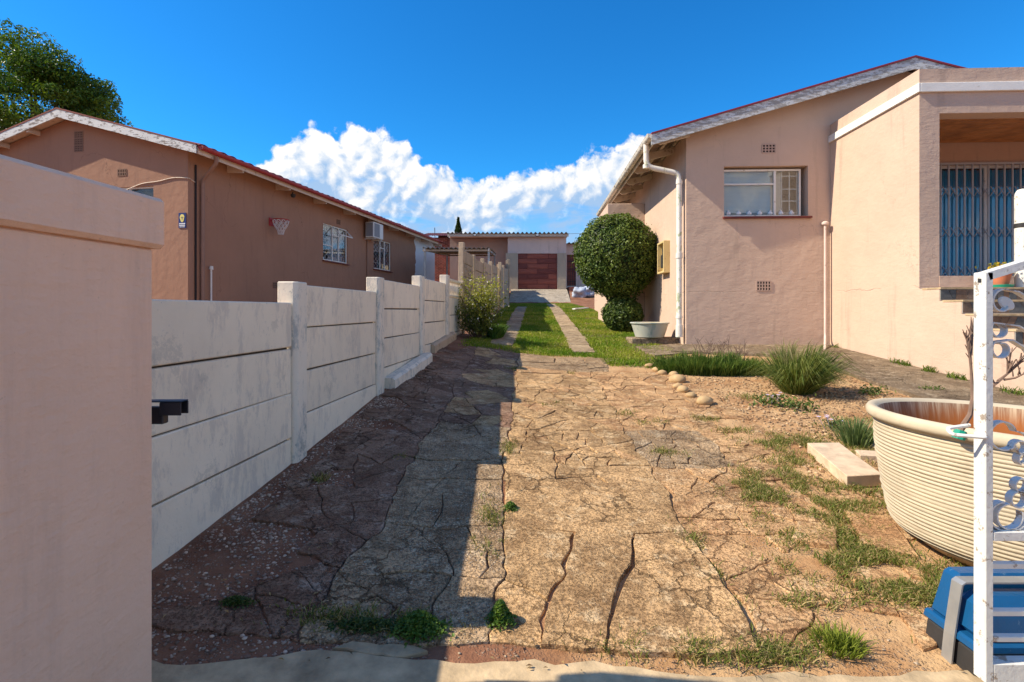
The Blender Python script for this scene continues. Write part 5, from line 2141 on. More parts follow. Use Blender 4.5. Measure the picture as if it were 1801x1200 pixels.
def build_garage():
    Yg = 31.5
    k = Yg / 920
    X = lambda px: (px - 900.5) * k
    Z = lambda py: EYE + (545 - py) * k
    root = empty('garage', (X(945), Yg, Z(509)))
    tag(root, 'flat-roofed pink garage with dark red panelled door at the end of the drive', 'garage')
    o = -root.location
    mb = MB()
    dx0, dx1, zt = X(911), X(980), Z(446)
    wall_boxes(mb, 'y', Yg, Yg + .25, X(893), X(996), .8, Z(417), [(dx0, dx1, .81, zt)])
    mb.box(X(893), X(893) + .25, Yg + .25, Yg + 6, .8, Z(418))
    mb.box(X(996) - .25, X(996), Yg + .25, Yg + 6, .8, Z(418))
    mb.build('wall', M['garage_pink'], root, o)
    mb = MB()                                                # paler pilasters either side of the door
    mb.box(X(889.5), dx0 - .02, Yg - .10, Yg - .002, .8, zt + .01)
    mb.box(dx1 + .02, X(995.5), Yg - .10, Yg - .002, .8, zt + .01)
    mb.build('pilaster', M['garage_cream'], root, o)
    mb = MB()
    mb.box(X(789), X(893) - .003, Yg + .6, Yg + .85, .8, Z(417))
    mb.box(X(789), X(789) + .2, Yg + .85, Yg + 6, .8, Z(418))
    mb.build('side_room_wall', M['outbuilding'], root, o)
    mb = MB()
    mb.box(X(788), X(999), Yg - .32, Yg - .27, Z(417.5), Z(412.5))
    mb.build('fascia', M['fascia'], root, o)
    mb = MB()
    mb.box(X(788) + .05, X(999) - .02, Yg - .26, Yg + 6, Z(416), Z(415))
    mb.build('soffit', M['garage_pink'], root, o)
    rf = corrugated('roof_sheet', X(787.5), X(999.5), Yg - .42, Yg + 6.2, Z(411.3), Z(409.5) + .25, M['cement_sheet'], root, .26, .055, .03)
    rf.location = o
    # door: a brick-bond of timber panels
    door = MB()
    door.box(dx0, dx1, Yg + .06, Yg + .10, Z(510), zt - .005)
    dobj = door.build('door', M['door'], root, o)
    rows = 7
    z0 = Z(509)
    rh = (zt - z0) / rows
    W_ = dx1 - dx0
    for r_ in range(rows):
        cuts = ((0, .23, .77, 1.0) if r_ % 2 == 0 else (0, .49, 1.0))
        for a, b in zip(cuts[:-1], cuts[1:]):
            mb = MB()
            u0, u1 = dx0 + W_ * a + .018, dx0 + W_ * b - .018
            v0, v1 = z0 + rh * r_ + .018, z0 + rh * (r_ + 1) - .018
            mb.box(u0, u1, Yg + .035, Yg + .062, v0, v1)
            if u1 - u0 > .7:
                mb.box(u0 + .05, u1 - .05, Yg + .022, Yg + .034, v0 + .06, v1 - .06)
            mb.build('door_panel', M['door'], dobj, bevel=.008)
    for px in (836, 944.5):
        l = empty('flood_light', (X(px), Yg - .34, Z(415.5)))
        tag(l, 'small flood light under the garage eave ' + ('above the door' if px > 900 else 'left of the door'), 'flood light', 'flood lights on the garage')
        mb = MB()
        mb.prism([(-.10, -.05), (.10, -.05), (.08, .06), (-.08, .06)], 'y', -.12, -.02)
        mb.build('housing', M['black_plastic'], l, bevel=.01)
        mb = MB()
        mb.box(-.07, .07, -.13, -.122, -.035, .045)
        mb.build('lens', M['sign_white'], l)
    # house behind, with a barred door
    Y2 = 33.0
    k2 = Y2 / 920
    X2 = lambda px: (px - 900.5) * k2
    Z2 = lambda py: EYE + (545 - py) * k2
    r2 = empty('back_cottage', (X2(1015), Y2, Z2(507)))
    tag(r2, 'low back cottage with dark barred door right of the garage', 'cottage')
    o2 = -r2.location
    mb = MB()
    wall_boxes(mb, 'y', Y2, Y2 + .2, X2(985), X2(1110), .8, Z2(429), [(X2(997), X2(1013), Z2(503), Z2(448))])
    mb.build('wall', M['garage_pink'], r2, o2)
    mb = MB()
    mb.box(X2(997), X2(1013), Y2 + .14, Y2 + .18, Z2(503), Z2(448))
    dd = mb.build('door', M['door'], r2, o2)
    for i in range(4):
        mb = MB()
        x = X2(997) + (i + .5) * (X2(1013) - X2(997)) / 4
        mb.box(x - .012, x + .012, Y2 + .02, Y2 + .05, Z2(503), Z2(448))
        mb.build('bar', M['steel_dark'], dd)
    mb = MB()
    for z in (Z2(495), Z2(475), Z2(460)):
        mb.box(X2(997), X2(1013), Y2 + .015, Y2 + .045, z - .012, z + .012)
    mb.build('crossbar', M['steel_dark'], dd)
    rf = corrugated('roof_sheet', X2(984), X2(1112), Y2 - .3, Y2 + 5, Z2(428.5), Z2(428) + .3, M['cement_sheet'], r2, .26, .05, .03)
    rf.location = o2
    mb = MB()
    mb.box(X2(996), X2(1060), Y2 - 1.6, Y2, .8, Z2(507))
    mb.build('step', M['brick'], r2, o2)


build_garage()


def build_carport():
    Yc = 20.5
    root = empty('carport', (at(745, 490, Yc).x, Yc, 1.5))
    tag(root, 'lean-to carport with corrugated roof behind the brown fence', 'carport')
    o = -root.location
    a, b = at(743, 436, Yc), at(863, 437, Yc)
    rf = corrugated('roof_sheet', a.x, b.x, Yc, 28.0, a.z, 4.42, M['cement_sheet'], root, .18, .03, .015)
    rf.location = o
    for (x, y) in ((a.x + .08, Yc + .1), (b.x - .08, Yc + .1), (a.x + .08, 27.6), (b.x - .08, 27.6)):
        mb = MB()
        z = a.z + (4.42 - a.z) * (y - Yc) / 7.5 - .06
        mb.box(x - .04, x + .04, y - .04, y + .04, 1.0, z)
        mb.build('post', M['galv'], root, o)
    for (x) in (a.x + .08, b.x - .08):
        mb = MB()
        mb.beam((x, Yc, a.z - .075), (x, 28.0, 4.345), .06, .10)
        mb.build('beam', M['barge'], root, o)
    for y in (Yc + .05, 24.2, 27.9):
        mb = MB()
        z = a.z + (4.42 - a.z) * (y - Yc) / 7.5 - .065
        mb.box(a.x, b.x, y, y + .05, z - .07, z)
        mb.build('purlin', M['fence_raw'], root, o)


build_carport()


def build_brick_house():
    Yb = 33.5
    k = Yb / 920
    X = lambda px: (px - 900.5) * k
    Z = lambda py: EYE + (545 - py) * k
    root = empty('brick_house', (X(775), Yb, 2.6))
    tag(root, 'red face-brick building with tiled roof beyond the carport', 'house')
    o = -root.location
    mb = MB()
    mb.box(X(735), X(800), Yb, Yb + .22, 1.5, Z(418))
    mb.box(X(735), X(735) + .22, Yb + .22, Yb + 6, 1.5, Z(418))
    mb.build('wall', M['brick'], root, o)
    V, F = [], []
    nx = 60
    for (y, z) in ((Yb - .4, Z(417)), (Yb + 3.2, Z(405) + .25)):
        for i in range(nx + 1):
            x = X(738) + (X(806) - X(738)) * i / nx
            V.append((x, y, z + .05 * abs(math.sin(i * .9))))
    for i in range(nx):
        F.append((i, i + 1, nx + 2 + i, nx + 1 + i))
    rf = link('roof_tiles', np_mesh('roof_tiles', np.array(V), [np.array(F)], [M['tile']]), root)
    rf.location = o
    mb = MB()
    mb.box(X(762), X(780), Yb + 2.2, Yb + 2.9, Z(415), Z(404))
    mb.box(X(761), X(781), Yb + 2.15, Yb + 2.95, Z(404), Z(402))
    ch = mb.build('chimney', M['brick'], root, o)
    mb = MB()
    mb.tube([(X(757), Yb + 2, Z(410)), (X(756.5), Yb + 2, Z(392))], .025, 5)
    mb.build('aerial', M['steel_dark'], root, o)


build_brick_house()


def build_wire():
    mb = MB()
    a, b = at(930, 411, 60), at(1200, 392, 40)
    pts = [a.lerp(b, t) - Vector((0, 0, .35 * math.sin(t * math.pi))) for t in np.linspace(0, 1, 20)]
    mb.tube(pts, .022, 4)
    tag(mb.build('overhead_cable', M['wire']), 'thin black overhead cable above the garage roof', 'cable')


build_wire()

# ------------------------------------------------------------------ trees and shrubs
def branch_tubes(mb, base, tips, r0, bend=0.25, n=7):
    for tip in tips:
        b, t = Vector(base), Vector(tip)
        mid = b.lerp(t, .5) + Vector((0, 0, bend * (t - b).length * .3))
        pts, rs = [], []
        for k in range(n + 1):
            s = k / n
            p = b * (1 - s) ** 2 + mid * 2 * s * (1 - s) + t * s * s
            pts.append(p + mnoise.noise_vector(p * 1.3) * .12 * s)
            rs.append(r0 * (1 - s) + .12 * r0)
        mb.tube(pts, rs, 7)


def build_big_tree():
    root = empty('broadleaf_tree', (-22.6, 25.0, 1.9))
    tag(root, 'tall leafy green tree behind the brown house', 'tree')
    o = -root.location
    rr = random.Random(12)
    C = Vector((-22.9, 25, 10.9))
    rad = Vector((4.4, 3.4, 3.3))
    cl = []
    while len(cl) < 150:
        d = Vector((rr.gauss(0, 1), rr.gauss(0, 1), rr.gauss(0, 1))).normalized()
        k = rr.uniform(.45, 1.0) ** .6
        p = C + Vector((d.x * rad.x, d.y * rad.y, d.z * rad.z)) * k
        lob = .82 + .3 * mnoise.noise(Vector((d.x * 2, d.y * 2, d.z * 2 + 4)))
        cl.append((C + (p - C) * lob, rr.uniform(.55, 1.0)))
    for px, py, r_ in ((190, 185, .55), (165, 155, .6), (135, 140, .7), (110, 110, .8), (180, 205, .6), (60, 75, .9), (20, 60, .9), (90, 95, .7), (150, 180, .8), (120, 215, .8)):
        q = at(px, py, 24.6)
        cl.append((q, r_))
    P, Nn, b = [], [], []
    for c, r_ in cl:
        n = int(420 * r_)
        g = RNG.normal(0, 1, (n, 3))
        g = unit(g) * (RNG.uniform(.2, 1.0, (n, 1)) ** .5) * r_ * np.array([1.15, 1.15, .62])
        P.append(np.array(c)[None] + g)
        Nn.append(g + np.array([[0, 0, .5]]))
        b.append(RNG.normal(rr.uniform(.1, .9), .22, n))
    P, Nn, b = np.concatenate(P), np.concatenate(Nn), np.concatenate(b)
    cols = mixcol(len(P), (.032, .088, .008), (.17, .25, .02), .2, b)
    me = leaf_mesh('crown', P, Nn, .17, cols, M['leaf'], .42, .7)
    link('crown', me, root, o)
    mb = MB()
    mb.tube([(-22.6, 25, 1.2), (-22.7, 25.05, 4.0), (-22.5, 25, 6.6), (-22.8, 25, 8.6)], [.42, .34, .28, .2], 10)
    branch_tubes(mb, (-22.5, 25, 6.4), [c for c, r_ in cl[::9]], .15)
    mb.build('trunk', M['bark'], root, o, smooth=True)


build_big_tree()


def build_cypress():
    p = at(806, 440, 62)
    root = empty('cypress_tree', (p.x, p.y, 2.6))
    tag(root, 'narrow dark cypress rising behind the garage roof', 'tree')
    n = 4200
    h = RNG.uniform(0, 1, n)
    top = at(806, 383, 62).z - 2.6
    r_ = .62 * (1 - h ** 2.2) ** .8 * (.85 + .3 * np.sin(h * 24 + RNG.uniform(0, .6, n))) + .05
    th = RNG.uniform(0, 2 * np.pi, n)
    P = np.stack([np.cos(th) * r_ * (1 + .1 * np.sin(h * 9)), np.sin(th) * r_, .6 + h * (top - .6)], 1)
    N_ = np.stack([np.cos(th), np.sin(th), np.full(n, .5)], 1)
    link('crown', leaf_mesh('crown', P, N_, .30, mixcol(n, (.014, .035, .008), (.05, .085, .015)), M['leaf'], .4, .5), root)
    mb = MB()
    mb.tube([(0, 0, -.5), (0, 0, top * .85)], [.18, .04], 7)
    mb.build('trunk', M['bark'], root)


build_cypress()


def leafy_ball(c, rx, rz, n, size, ca, cb, name, parent, core=True, lump=.07):
    d = unit(RNG.normal(0, 1, (n, 3)))
    lum = np.array([mnoise.noise(Vector(v * 3.1)) + .5 * mnoise.noise(Vector(v * 8.0)) for v in d])
    k = (1 + lump * lum) * RNG.uniform(.90, 1.03, n) + np.where(RNG.uniform(0, 1, n) < .03, RNG.uniform(.02, .09, n), 0)
    P = np.array(c)[None] + d * k[:, None] * np.array([rx, rx, rz])
    cols = mixcol(n, ca, cb, .25, .45 + .5 * lum + RNG.normal(0, .22, n))
    ex = None
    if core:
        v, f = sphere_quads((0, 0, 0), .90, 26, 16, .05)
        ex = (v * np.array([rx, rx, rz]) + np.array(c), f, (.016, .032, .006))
    return link(name, leaf_mesh(name, P, d + np.array([[0, 0, .25]]), size, cols, M['glossy_leaf'], .58, .55, ex), parent)


def build_topiary():
    bx, by = 2.54, 12.3
    g = gz(bx, by)
    root = empty('topiary_tree', (bx, by, g))
    tag(root, 'clipped round topiary tree in front of the pink house', 'tree')
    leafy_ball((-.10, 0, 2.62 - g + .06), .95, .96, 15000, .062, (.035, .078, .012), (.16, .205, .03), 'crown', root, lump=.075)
    # ragged skirt where the ball runs into the stems
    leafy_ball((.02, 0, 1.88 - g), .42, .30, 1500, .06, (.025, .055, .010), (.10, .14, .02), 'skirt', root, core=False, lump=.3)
    mb = MB()
    rr = random.Random(6)
    for k in range(4):
        x, y = .05 + rr.uniform(-.12, .12), rr.uniform(-.10, .10)
        mb.tube([(x * .5 + .03, y * .5, -.1), (x + .02, y, .45), (x * 1.5, y * 1.5, 1.1)], [.035, .03, .025], 7)
    mb.build('trunk', M['bark'], root, smooth=True)
    r2 = empty('round_shrub', (bx + .03, by - .12, g))
    tag(r2, 'small round clipped shrub at the foot of the topiary tree', 'shrub')
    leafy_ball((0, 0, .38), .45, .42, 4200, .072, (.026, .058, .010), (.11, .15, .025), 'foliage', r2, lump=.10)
    mb = MB()
    mb.tube([(0, 0, -.05), (0, 0, .3)], .03, 6)
    mb.build('stem', M['bark'], r2)


build_topiary()


def build_flower_bush():
    bx, by = -.60, 9.55
    g = gz(bx, by)
    root = empty('flowering_bush', (bx, by, g))
    tag(root, 'yellow-green bush with tiny white flowers at the end of the white fence', 'bush')
    n = 5600
    P, N_, b = [], [], []
    rr = random.Random(8)
    stems = []
    for k in range(64):
        a, e = rr.uniform(0, 2 * math.pi), rr.uniform(.1, 1.0)
        sp = rr.uniform(.05, .48)
        tip = Vector((math.cos(a) * sp * 1.05, math.sin(a) * sp, .35 + .75 * rr.random() * (1.1 - .5 * sp)))
        tip.z += .16 * max(0, tip.x)
        stems.append(tip)
        m = 95
        t = RNG.uniform(.25, 1.05, m)
        base = np.array([tip.x * .2, tip.y * .2, 0.02])
        q = base[None] + (np.array(tip) - base)[None] * t[:, None] + RNG.normal(0, .048, (m, 3))
        P.append(q)
        N_.append(RNG.normal(0, .5, (m, 3)) + np.array([[0, 0, .6]]))
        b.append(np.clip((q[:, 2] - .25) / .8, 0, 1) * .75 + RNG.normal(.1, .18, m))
    P, N_, b = np.concatenate(P), np.concatenate(N_), np.concatenate(b)
    P[:, 2] = np.maximum(P[:, 2], .03)
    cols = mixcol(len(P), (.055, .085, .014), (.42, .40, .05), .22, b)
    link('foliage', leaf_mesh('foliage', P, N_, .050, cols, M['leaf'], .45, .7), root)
    mb = MB()
    for tip in stems[::2]:
        mb.tube([(tip.x * .15, tip.y * .15, -.03), (tip.x * .6, tip.y * .6, tip.z * .55), tip], [.010, .007, .004], 4)
    mb.build('stems', M['bark'], root)
    i = RNG.choice(len(P), 260, replace=False)
    Q = P[i] * np.array([1.06, 1.06, 1.02])
    link('flowers', leaf_mesh('flowers', Q, RNG.normal(0, 1, (260, 3)), .035, mixcol(260, (.62, .56, .56), (.80, .76, .70), .1), M['leaf'], .9, .5), root)['kind'] = 'stuff'
    # low weeds behind, beside the left track
    r2 = empty('weed_patch', (-.28, 10.6, gz(-.28, 10.6)))
    tag(r2, 'low dark green weeds between the flowering bush and the paver track', 'weeds')
    n = 2600
    th, rr_ = RNG.uniform(0, 2 * np.pi, n), np.sqrt(RNG.uniform(0, 1, n))
    B = np.stack([np.cos(th) * rr_ * .17 - .05, np.sin(th) * rr_ * 1.15, np.zeros(n)], 1)
    link('foliage', blade_mesh('foliage', B, RNG.uniform(.08, .26, n), RNG.normal(0, .5, (n, 2)), RNG.uniform(.01, .022, n),
                               mixcol(n, (.03, .07, .008), (.10, .17, .02)), M['grass']), r2)


build_flower_bush()


def build_bed_plants():
    # hedge of upright narrow leaves
    cx, cy = 2.72, 7.28
    root = empty('low_hedge', (cx, cy, gz(cx, cy)))
    tag(root, 'low hedge of narrow green leaves behind the border stones', 'hedge')
    n = 6500
    x = RNG.uniform(-1, 1, n)
    y = RNG.uniform(-1, 1, n) * np.sqrt(1 - .6 * x * x)
    B = np.stack([x * .68, y * .30 - x * .06, np.zeros(n)], 1)
    B[:, 2] = B[:, 1] * .075
    H = RNG.uniform(.14, .31, n) * (1 - .25 * np.abs(x) ** 3) * np.array([.82 + .5 * mnoise.noise(Vector((p[0] * 5, p[1] * 5, 2))) for p in B])
    L = np.stack([x * .25, y * .35], 1) + RNG.normal(0, .22, (n, 2))
    link('foliage', blade_mesh('foliage', B, H, L, RNG.uniform(.006, .012, n), mixcol(n, (.030, .075, .010), (.17, .23, .045), .25, RNG.normal(.4, .35, n)), M['grass']), root)
    # dry stems behind it
    r2 = empty('dry_stems', (3.05, 7.85, gz(3.05, 7.85)))
    tag(r2, 'sparse dry brown stems standing against the pink wall', 'dry plant')
    rr = random.Random(3)
    for k in range(20):
        mb = MB()
        x0, y0_ = rr.uniform(-.55, .55), rr.uniform(-.15, .25)
        h = rr.uniform(.22, .44)
        lx = rr.uniform(-.16, .16)
        top = Vector((x0 + lx, y0_, h))
        mb.tube([(x0, y0_, -.02), (x0 + lx * .4, y0_, h * .55), top], [.006, .004, .003], 4)
        for j in range(3):
            t = rr.uniform(.4, .9)
            p = Vector((x0 + lx * t, y0_, h * t))
            mb.tube([p, p + Vector((rr.uniform(-.09, .09), rr.uniform(-.03, .03), rr.uniform(.05, .13)))], [.004, .002], 4)
        mb.build('stem', M['twig'], r2)
    # big arching grass clump
    cx, cy = 3.30, 6.05
    r3 = empty('grass_clump', (cx, cy, gz(cx, cy)))
    tag(r3, 'large arching ornamental grass clump in the garden bed', 'grass clump')
    n = 3400
    th = RNG.uniform(0, 2 * np.pi, n)
    s = np.abs(RNG.normal(0, .55, n))
    B = np.stack([np.cos(th) * .16 * np.sqrt(RNG.uniform(0, 1, n)), np.sin(th) * .14, np.zeros(n)], 1)
    L = np.stack([np.cos(th) * s * 1.5 + .22, np.sin(th) * s * 1.3], 1)
    H = RNG.uniform(.30, .62, n) * (1 - .34 * np.minimum(s, 1.6)) * (1 + .18 * np.sin(th * 3 + 1))
    link('blades', blade_mesh('blades', B, H, L, RNG.uniform(.006, .011, n), mixcol(n, (.05, .095, .014), (.30, .31, .09), .2, RNG.normal(.35, .3, n)), M['grass'], 1.1), r3)
    n = 160
    th = RNG.uniform(0, 2 * np.pi, n)
    L = np.stack([np.cos(th), np.sin(th)], 1) * RNG.uniform(.15, .6, (n, 1))
    B = np.zeros((n, 3))
    link('seed_stalks', blade_mesh('seed_stalks', B, RNG.uniform(.5, .68, n), L, np.full(n, .004), mixcol(n, (.30, .25, .12), (.50, .42, .24)), M['grass']), r3)
    # tuft by the planter
    cx, cy = 2.79, 4.25
    r4 = empty('grass_tuft', (cx, cy, gz(cx, cy)))
    tag(r4, 'small upright grass tuft left of the big planter', 'grass tuft')
    n = 420
    L = RNG.normal(0, .35, (n, 2))
    B = np.concatenate([L * .12, np.zeros((n, 1))], 1)
    link('blades', blade_mesh('blades', B, RNG.uniform(.10, .24, n), L, RNG.uniform(.006, .010, n), mixcol(n, (.05, .10, .03), (.22, .27, .11)), M['grass']), r4)
    # small flowering plants in the gravel
    for (px, py, lab, pet, sc) in ((1358, 712, 'small purple-flowered plant in the gravel bed', 'petal', 1.0), (1408, 722, 'low green plant in the gravel right of the purple flowers', 'petal', .9),
                                   (1350, 655, 'pale flowers between the low hedge and the grass clump', 'white_petal', 1.0), (1470, 755, 'straggly plant with a pale flower behind the slab', 'petal', .7),
                                   (1535, 695, 'small weed at the apron edge behind the planter', 'petal', .8), (1640, 692, 'small weed below the porch wall', 'petal', .6)):
        x, y = gpt(px, py)
        r5 = empty('flowering_plant', (x, y, gz(x, y)))
        tag(r5, lab, 'plant', 'small plants in the bed')
        n = 150
        P = RNG.normal(0, 1, (n, 3)) * np.array([.11, .08, .035]) * sc + np.array([[0, 0, .05]])
        P[:, 2] = np.abs(P[:, 2])
        link('leaves', leaf_mesh('leaves', P, np.tile([[0, 0, 1.0]], (n, 1)), .05 * sc, mixcol(n, (.04, .08, .012), (.15, .19, .04)), M['leaf'], .5, .7), r5)
        if py in (712, 655, 755):
            for j in range(5):
                mb = MB()
                q = Vector((random.gauss(-.04, .06), random.gauss(0, .04), random.uniform(.07, .13)))
                for a in np.arange(0, 6.28, 1.05):
                    d1 = Vector((math.cos(a), math.sin(a), .25)) * .022
                    d2 = Vector((math.cos(a + .5), math.sin(a + .5), .15)) * .016
                    d3 = Vector((math.cos(a - .5), math.sin(a - .5), .15)) * .016
                    mb.add([q, q + d3, q + d1, q + d2], [(0, 1, 2, 3)])
                mb.tube([q, (q.x * .6, q.y * .6, 0)], .002, 4)
                mb.build('flower', M[pet], r5, fixn=False)
    # edge weeds along the apron
    P, H = [], []
    for k in range(1500):
        t = random.random()
        y = 9.2 - 4.4 * t
        x = 5.74 - .044 * (9.5 - y) - abs(random.gauss(0, .05)) - .02
        if mnoise.noise(Vector((0, y * 2.2, 3))) < .05:
            continue
        P.append((x, y, gz(x, y) + .068))
        H.append(random.uniform(.02, .09))
    P, H = np.array(P), np.array(H)
    me = blade_mesh('edge_weeds', P, H, RNG.normal(0, .6, (len(P), 2)), RNG.uniform(.006, .014, len(P)), mixcol(len(P), (.05, .10, .012), (.17, .22, .03)), M['grass'])
    tag(link('edge_weeds', me), 'strip of weeds along the foot of the porch wall', 'weeds', kind='stuff')


build_bed_plants()


# ------------------------------------------------------------------ border stones, slabs, basin
def lumpy(name, r, mat_, parent=None, loc=None, seed=0, squash=(1.25, .95, .7), sub=2, amp=.22, rotz=0.0):
    bm = bmesh.new()
    bmesh.ops.create_icosphere(bm, subdivisions=sub, radius=1)
    for v in bm.verts:
        k = 1 + amp * mnoise.noise(v.co * 1.4 + Vector((seed * 3.7, 0, 0)))
        v.co = Vector((v.co.x * squash[0], v.co.y * squash[1], v.co.z * squash[2])) * r * k
    me = bpy.data.meshes.new(name)
    bm.to_mesh(me)
    bm.free()
    me.materials.append(mat_)
    me.polygons.foreach_set('use_smooth', np.ones(len(me.polygons), dtype=bool))
    return link(name, me, parent, loc, (0, 0, rotz))


def build_stones():
    L = [(1142, 646, 7, 'farthest border stone, small, at the lawn corner'), (1152, 644, 6, 'small border stone just behind the farthest ones'),
         (1154, 653, 7, 'third border stone counted from the lawn'), (1165, 659, 8, 'fourth border stone from the lawn, a pale round one'),
         (1185, 663, 10, 'squarish border stone beside the low hedge'), (1191, 673, 14, 'long flat border stone in the middle of the row'),
         (1192, 683, 9, 'border stone leaning on the long flat one'), (1201, 690, 12, 'wide border stone third from the near end'),
         (1215, 699, 9, 'small border stone next to the nearest big one'), (1240, 712, 15, 'nearest and largest orange border stone of the row')]
    for k, (px, py, r_, lab) in enumerate(L):
        x, y = gpt(px, py)
        rad = r_ / 920 * y * .92
        o = lumpy('border_stone', rad, M['stone'], None, (x, y, gz(x, y) + rad * .42), k, rotz=k * 1.1)
        tag(o, lab, 'stone', 'border stones of the garden bed')
    # pale slab laid as a step
    q = [(2.28, 4.04), (2.53, 4.05), (2.42, 3.42), (2.17, 3.39)][::-1]
    me, loc = piece_mesh('stepping_slab', q, gz, .0, .075, .3, .06, .085, (0, 0), M['step_slab'])
    tag(link('stepping_slab', me, loc=loc), 'pale rectangular concrete slab lying on the grass left of the planter', 'slab')
    x, y = gpt(1527, 806)
    q = [(x - .09, y - .06), (x + .07, y - .08), (x + .11, y + .05), (x - .06, y + .08)]
    me, loc = piece_mesh('paving_stone', q, gz, .0, .06, .08, .3, .04, (0, 0), M['step_slab'])
    tag(link('paving_stone', me, loc=loc), 'small broken paving stone beside the planter', 'stone')
    for (pts, lab) in (([(1490, 905), (1560, 915), (1612, 985), (1520, 960)], 'flat tan flagstone in the grass in front of the planter'),
                       ([(1405, 925), (1470, 935), (1480, 968), (1400, 955)], 'flat flagstone in the middle of the grass patch')):
        q = [gpt(*p) for p in pts]
        me, loc = piece_mesh('flagstone', q, gz, .0, .06, .08, .5, .026, (0, 0), M['slab_sand'])
        tag(link('flagstone', me, loc=loc), lab, 'flagstone', 'loose flagstones near the planter')
    # flag at the lawn corner
    q = [gpt(*p) for p in [(1118, 612), (1215, 606), (1225, 622), (1150, 628)]]
    me, loc = piece_mesh('paving_flag', q, gz, .0, .06, .1, .3, .03, (0, 0), M['apron'])
    tag(link('paving_flag', me, loc=loc), 'flat worn paving flag in the lawn near the tub', 'flagstone')
    # board lying in the grass far up the lawn
    a, b = at(1009, 549, 18.6), at(1033, 545, 19.2)
    mb = MB()
    za, zb_ = gz(a.x, a.y) + .05, gz(b.x, b.y) + .05
    mb.beam((a.x, a.y, za), (b.x, b.y, zb_), .12, .04)
    tag(mb.build('board', M['trim_white']), 'pale board lying on the far lawn', 'board')
    # stump stones and brick rubble near the cottage
    for k, (px, py, r_, lab) in enumerate(((1020, 517, .42, 'crumpled grey rubbish bag, left of the heap'), (1031, 513, .50, 'bluish crumpled rubbish bag, top of the heap'), (1040, 519, .36, 'small crumpled rubbish bag, right of the heap'))):
        p = at(px, py, 28.6)
        z = gz(p.x, p.y)
        o = lumpy('rubbish_bag', r_, M['rubbish'], None, (p.x, p.y + k * .1, z + r_ * .55), k + 20, (1.0, .9, .75), 4, .55)
        tag(o, lab, 'rubbish bag', 'rubbish bags by the cottage')


build_stones()


def build_tub():
    x, y = 2.70, 10.28
    g = gz(x, y)
    mb = MB()
    mb.prism([(-.42, -.27), (.72, -.22), (.74, .34), (-.40, .30)], 'z', -.12, .10)
    pl = mb.build('plinth', M['apron'], loc=(x, y, g), bevel=.02, jit=.012)
    tag(pl, 'low mossy concrete plinth under the grey tub', 'plinth')
    root = empty('wash_tub', (x, y - .02, g + .10))
    tag(root, 'round grey metal tub standing on a plinth by the downpipe', 'tub')
    mb = MB()
    mb.lathe([(.002, .0), (.25, .0), (.275, .015), (.355, .27), (.375, .275), (.38, .29), (.37, .30), (.35, .295)], 40)
    mb.build('body', M['tub'], root, smooth=True)
    mb = MB()
    mb.lathe([(.35, .294), (.34, .27), (.30, .21), (.002, .205)], 40)
    mb.build('inside', M['tub_in'], root, smooth=True)


build_tub()


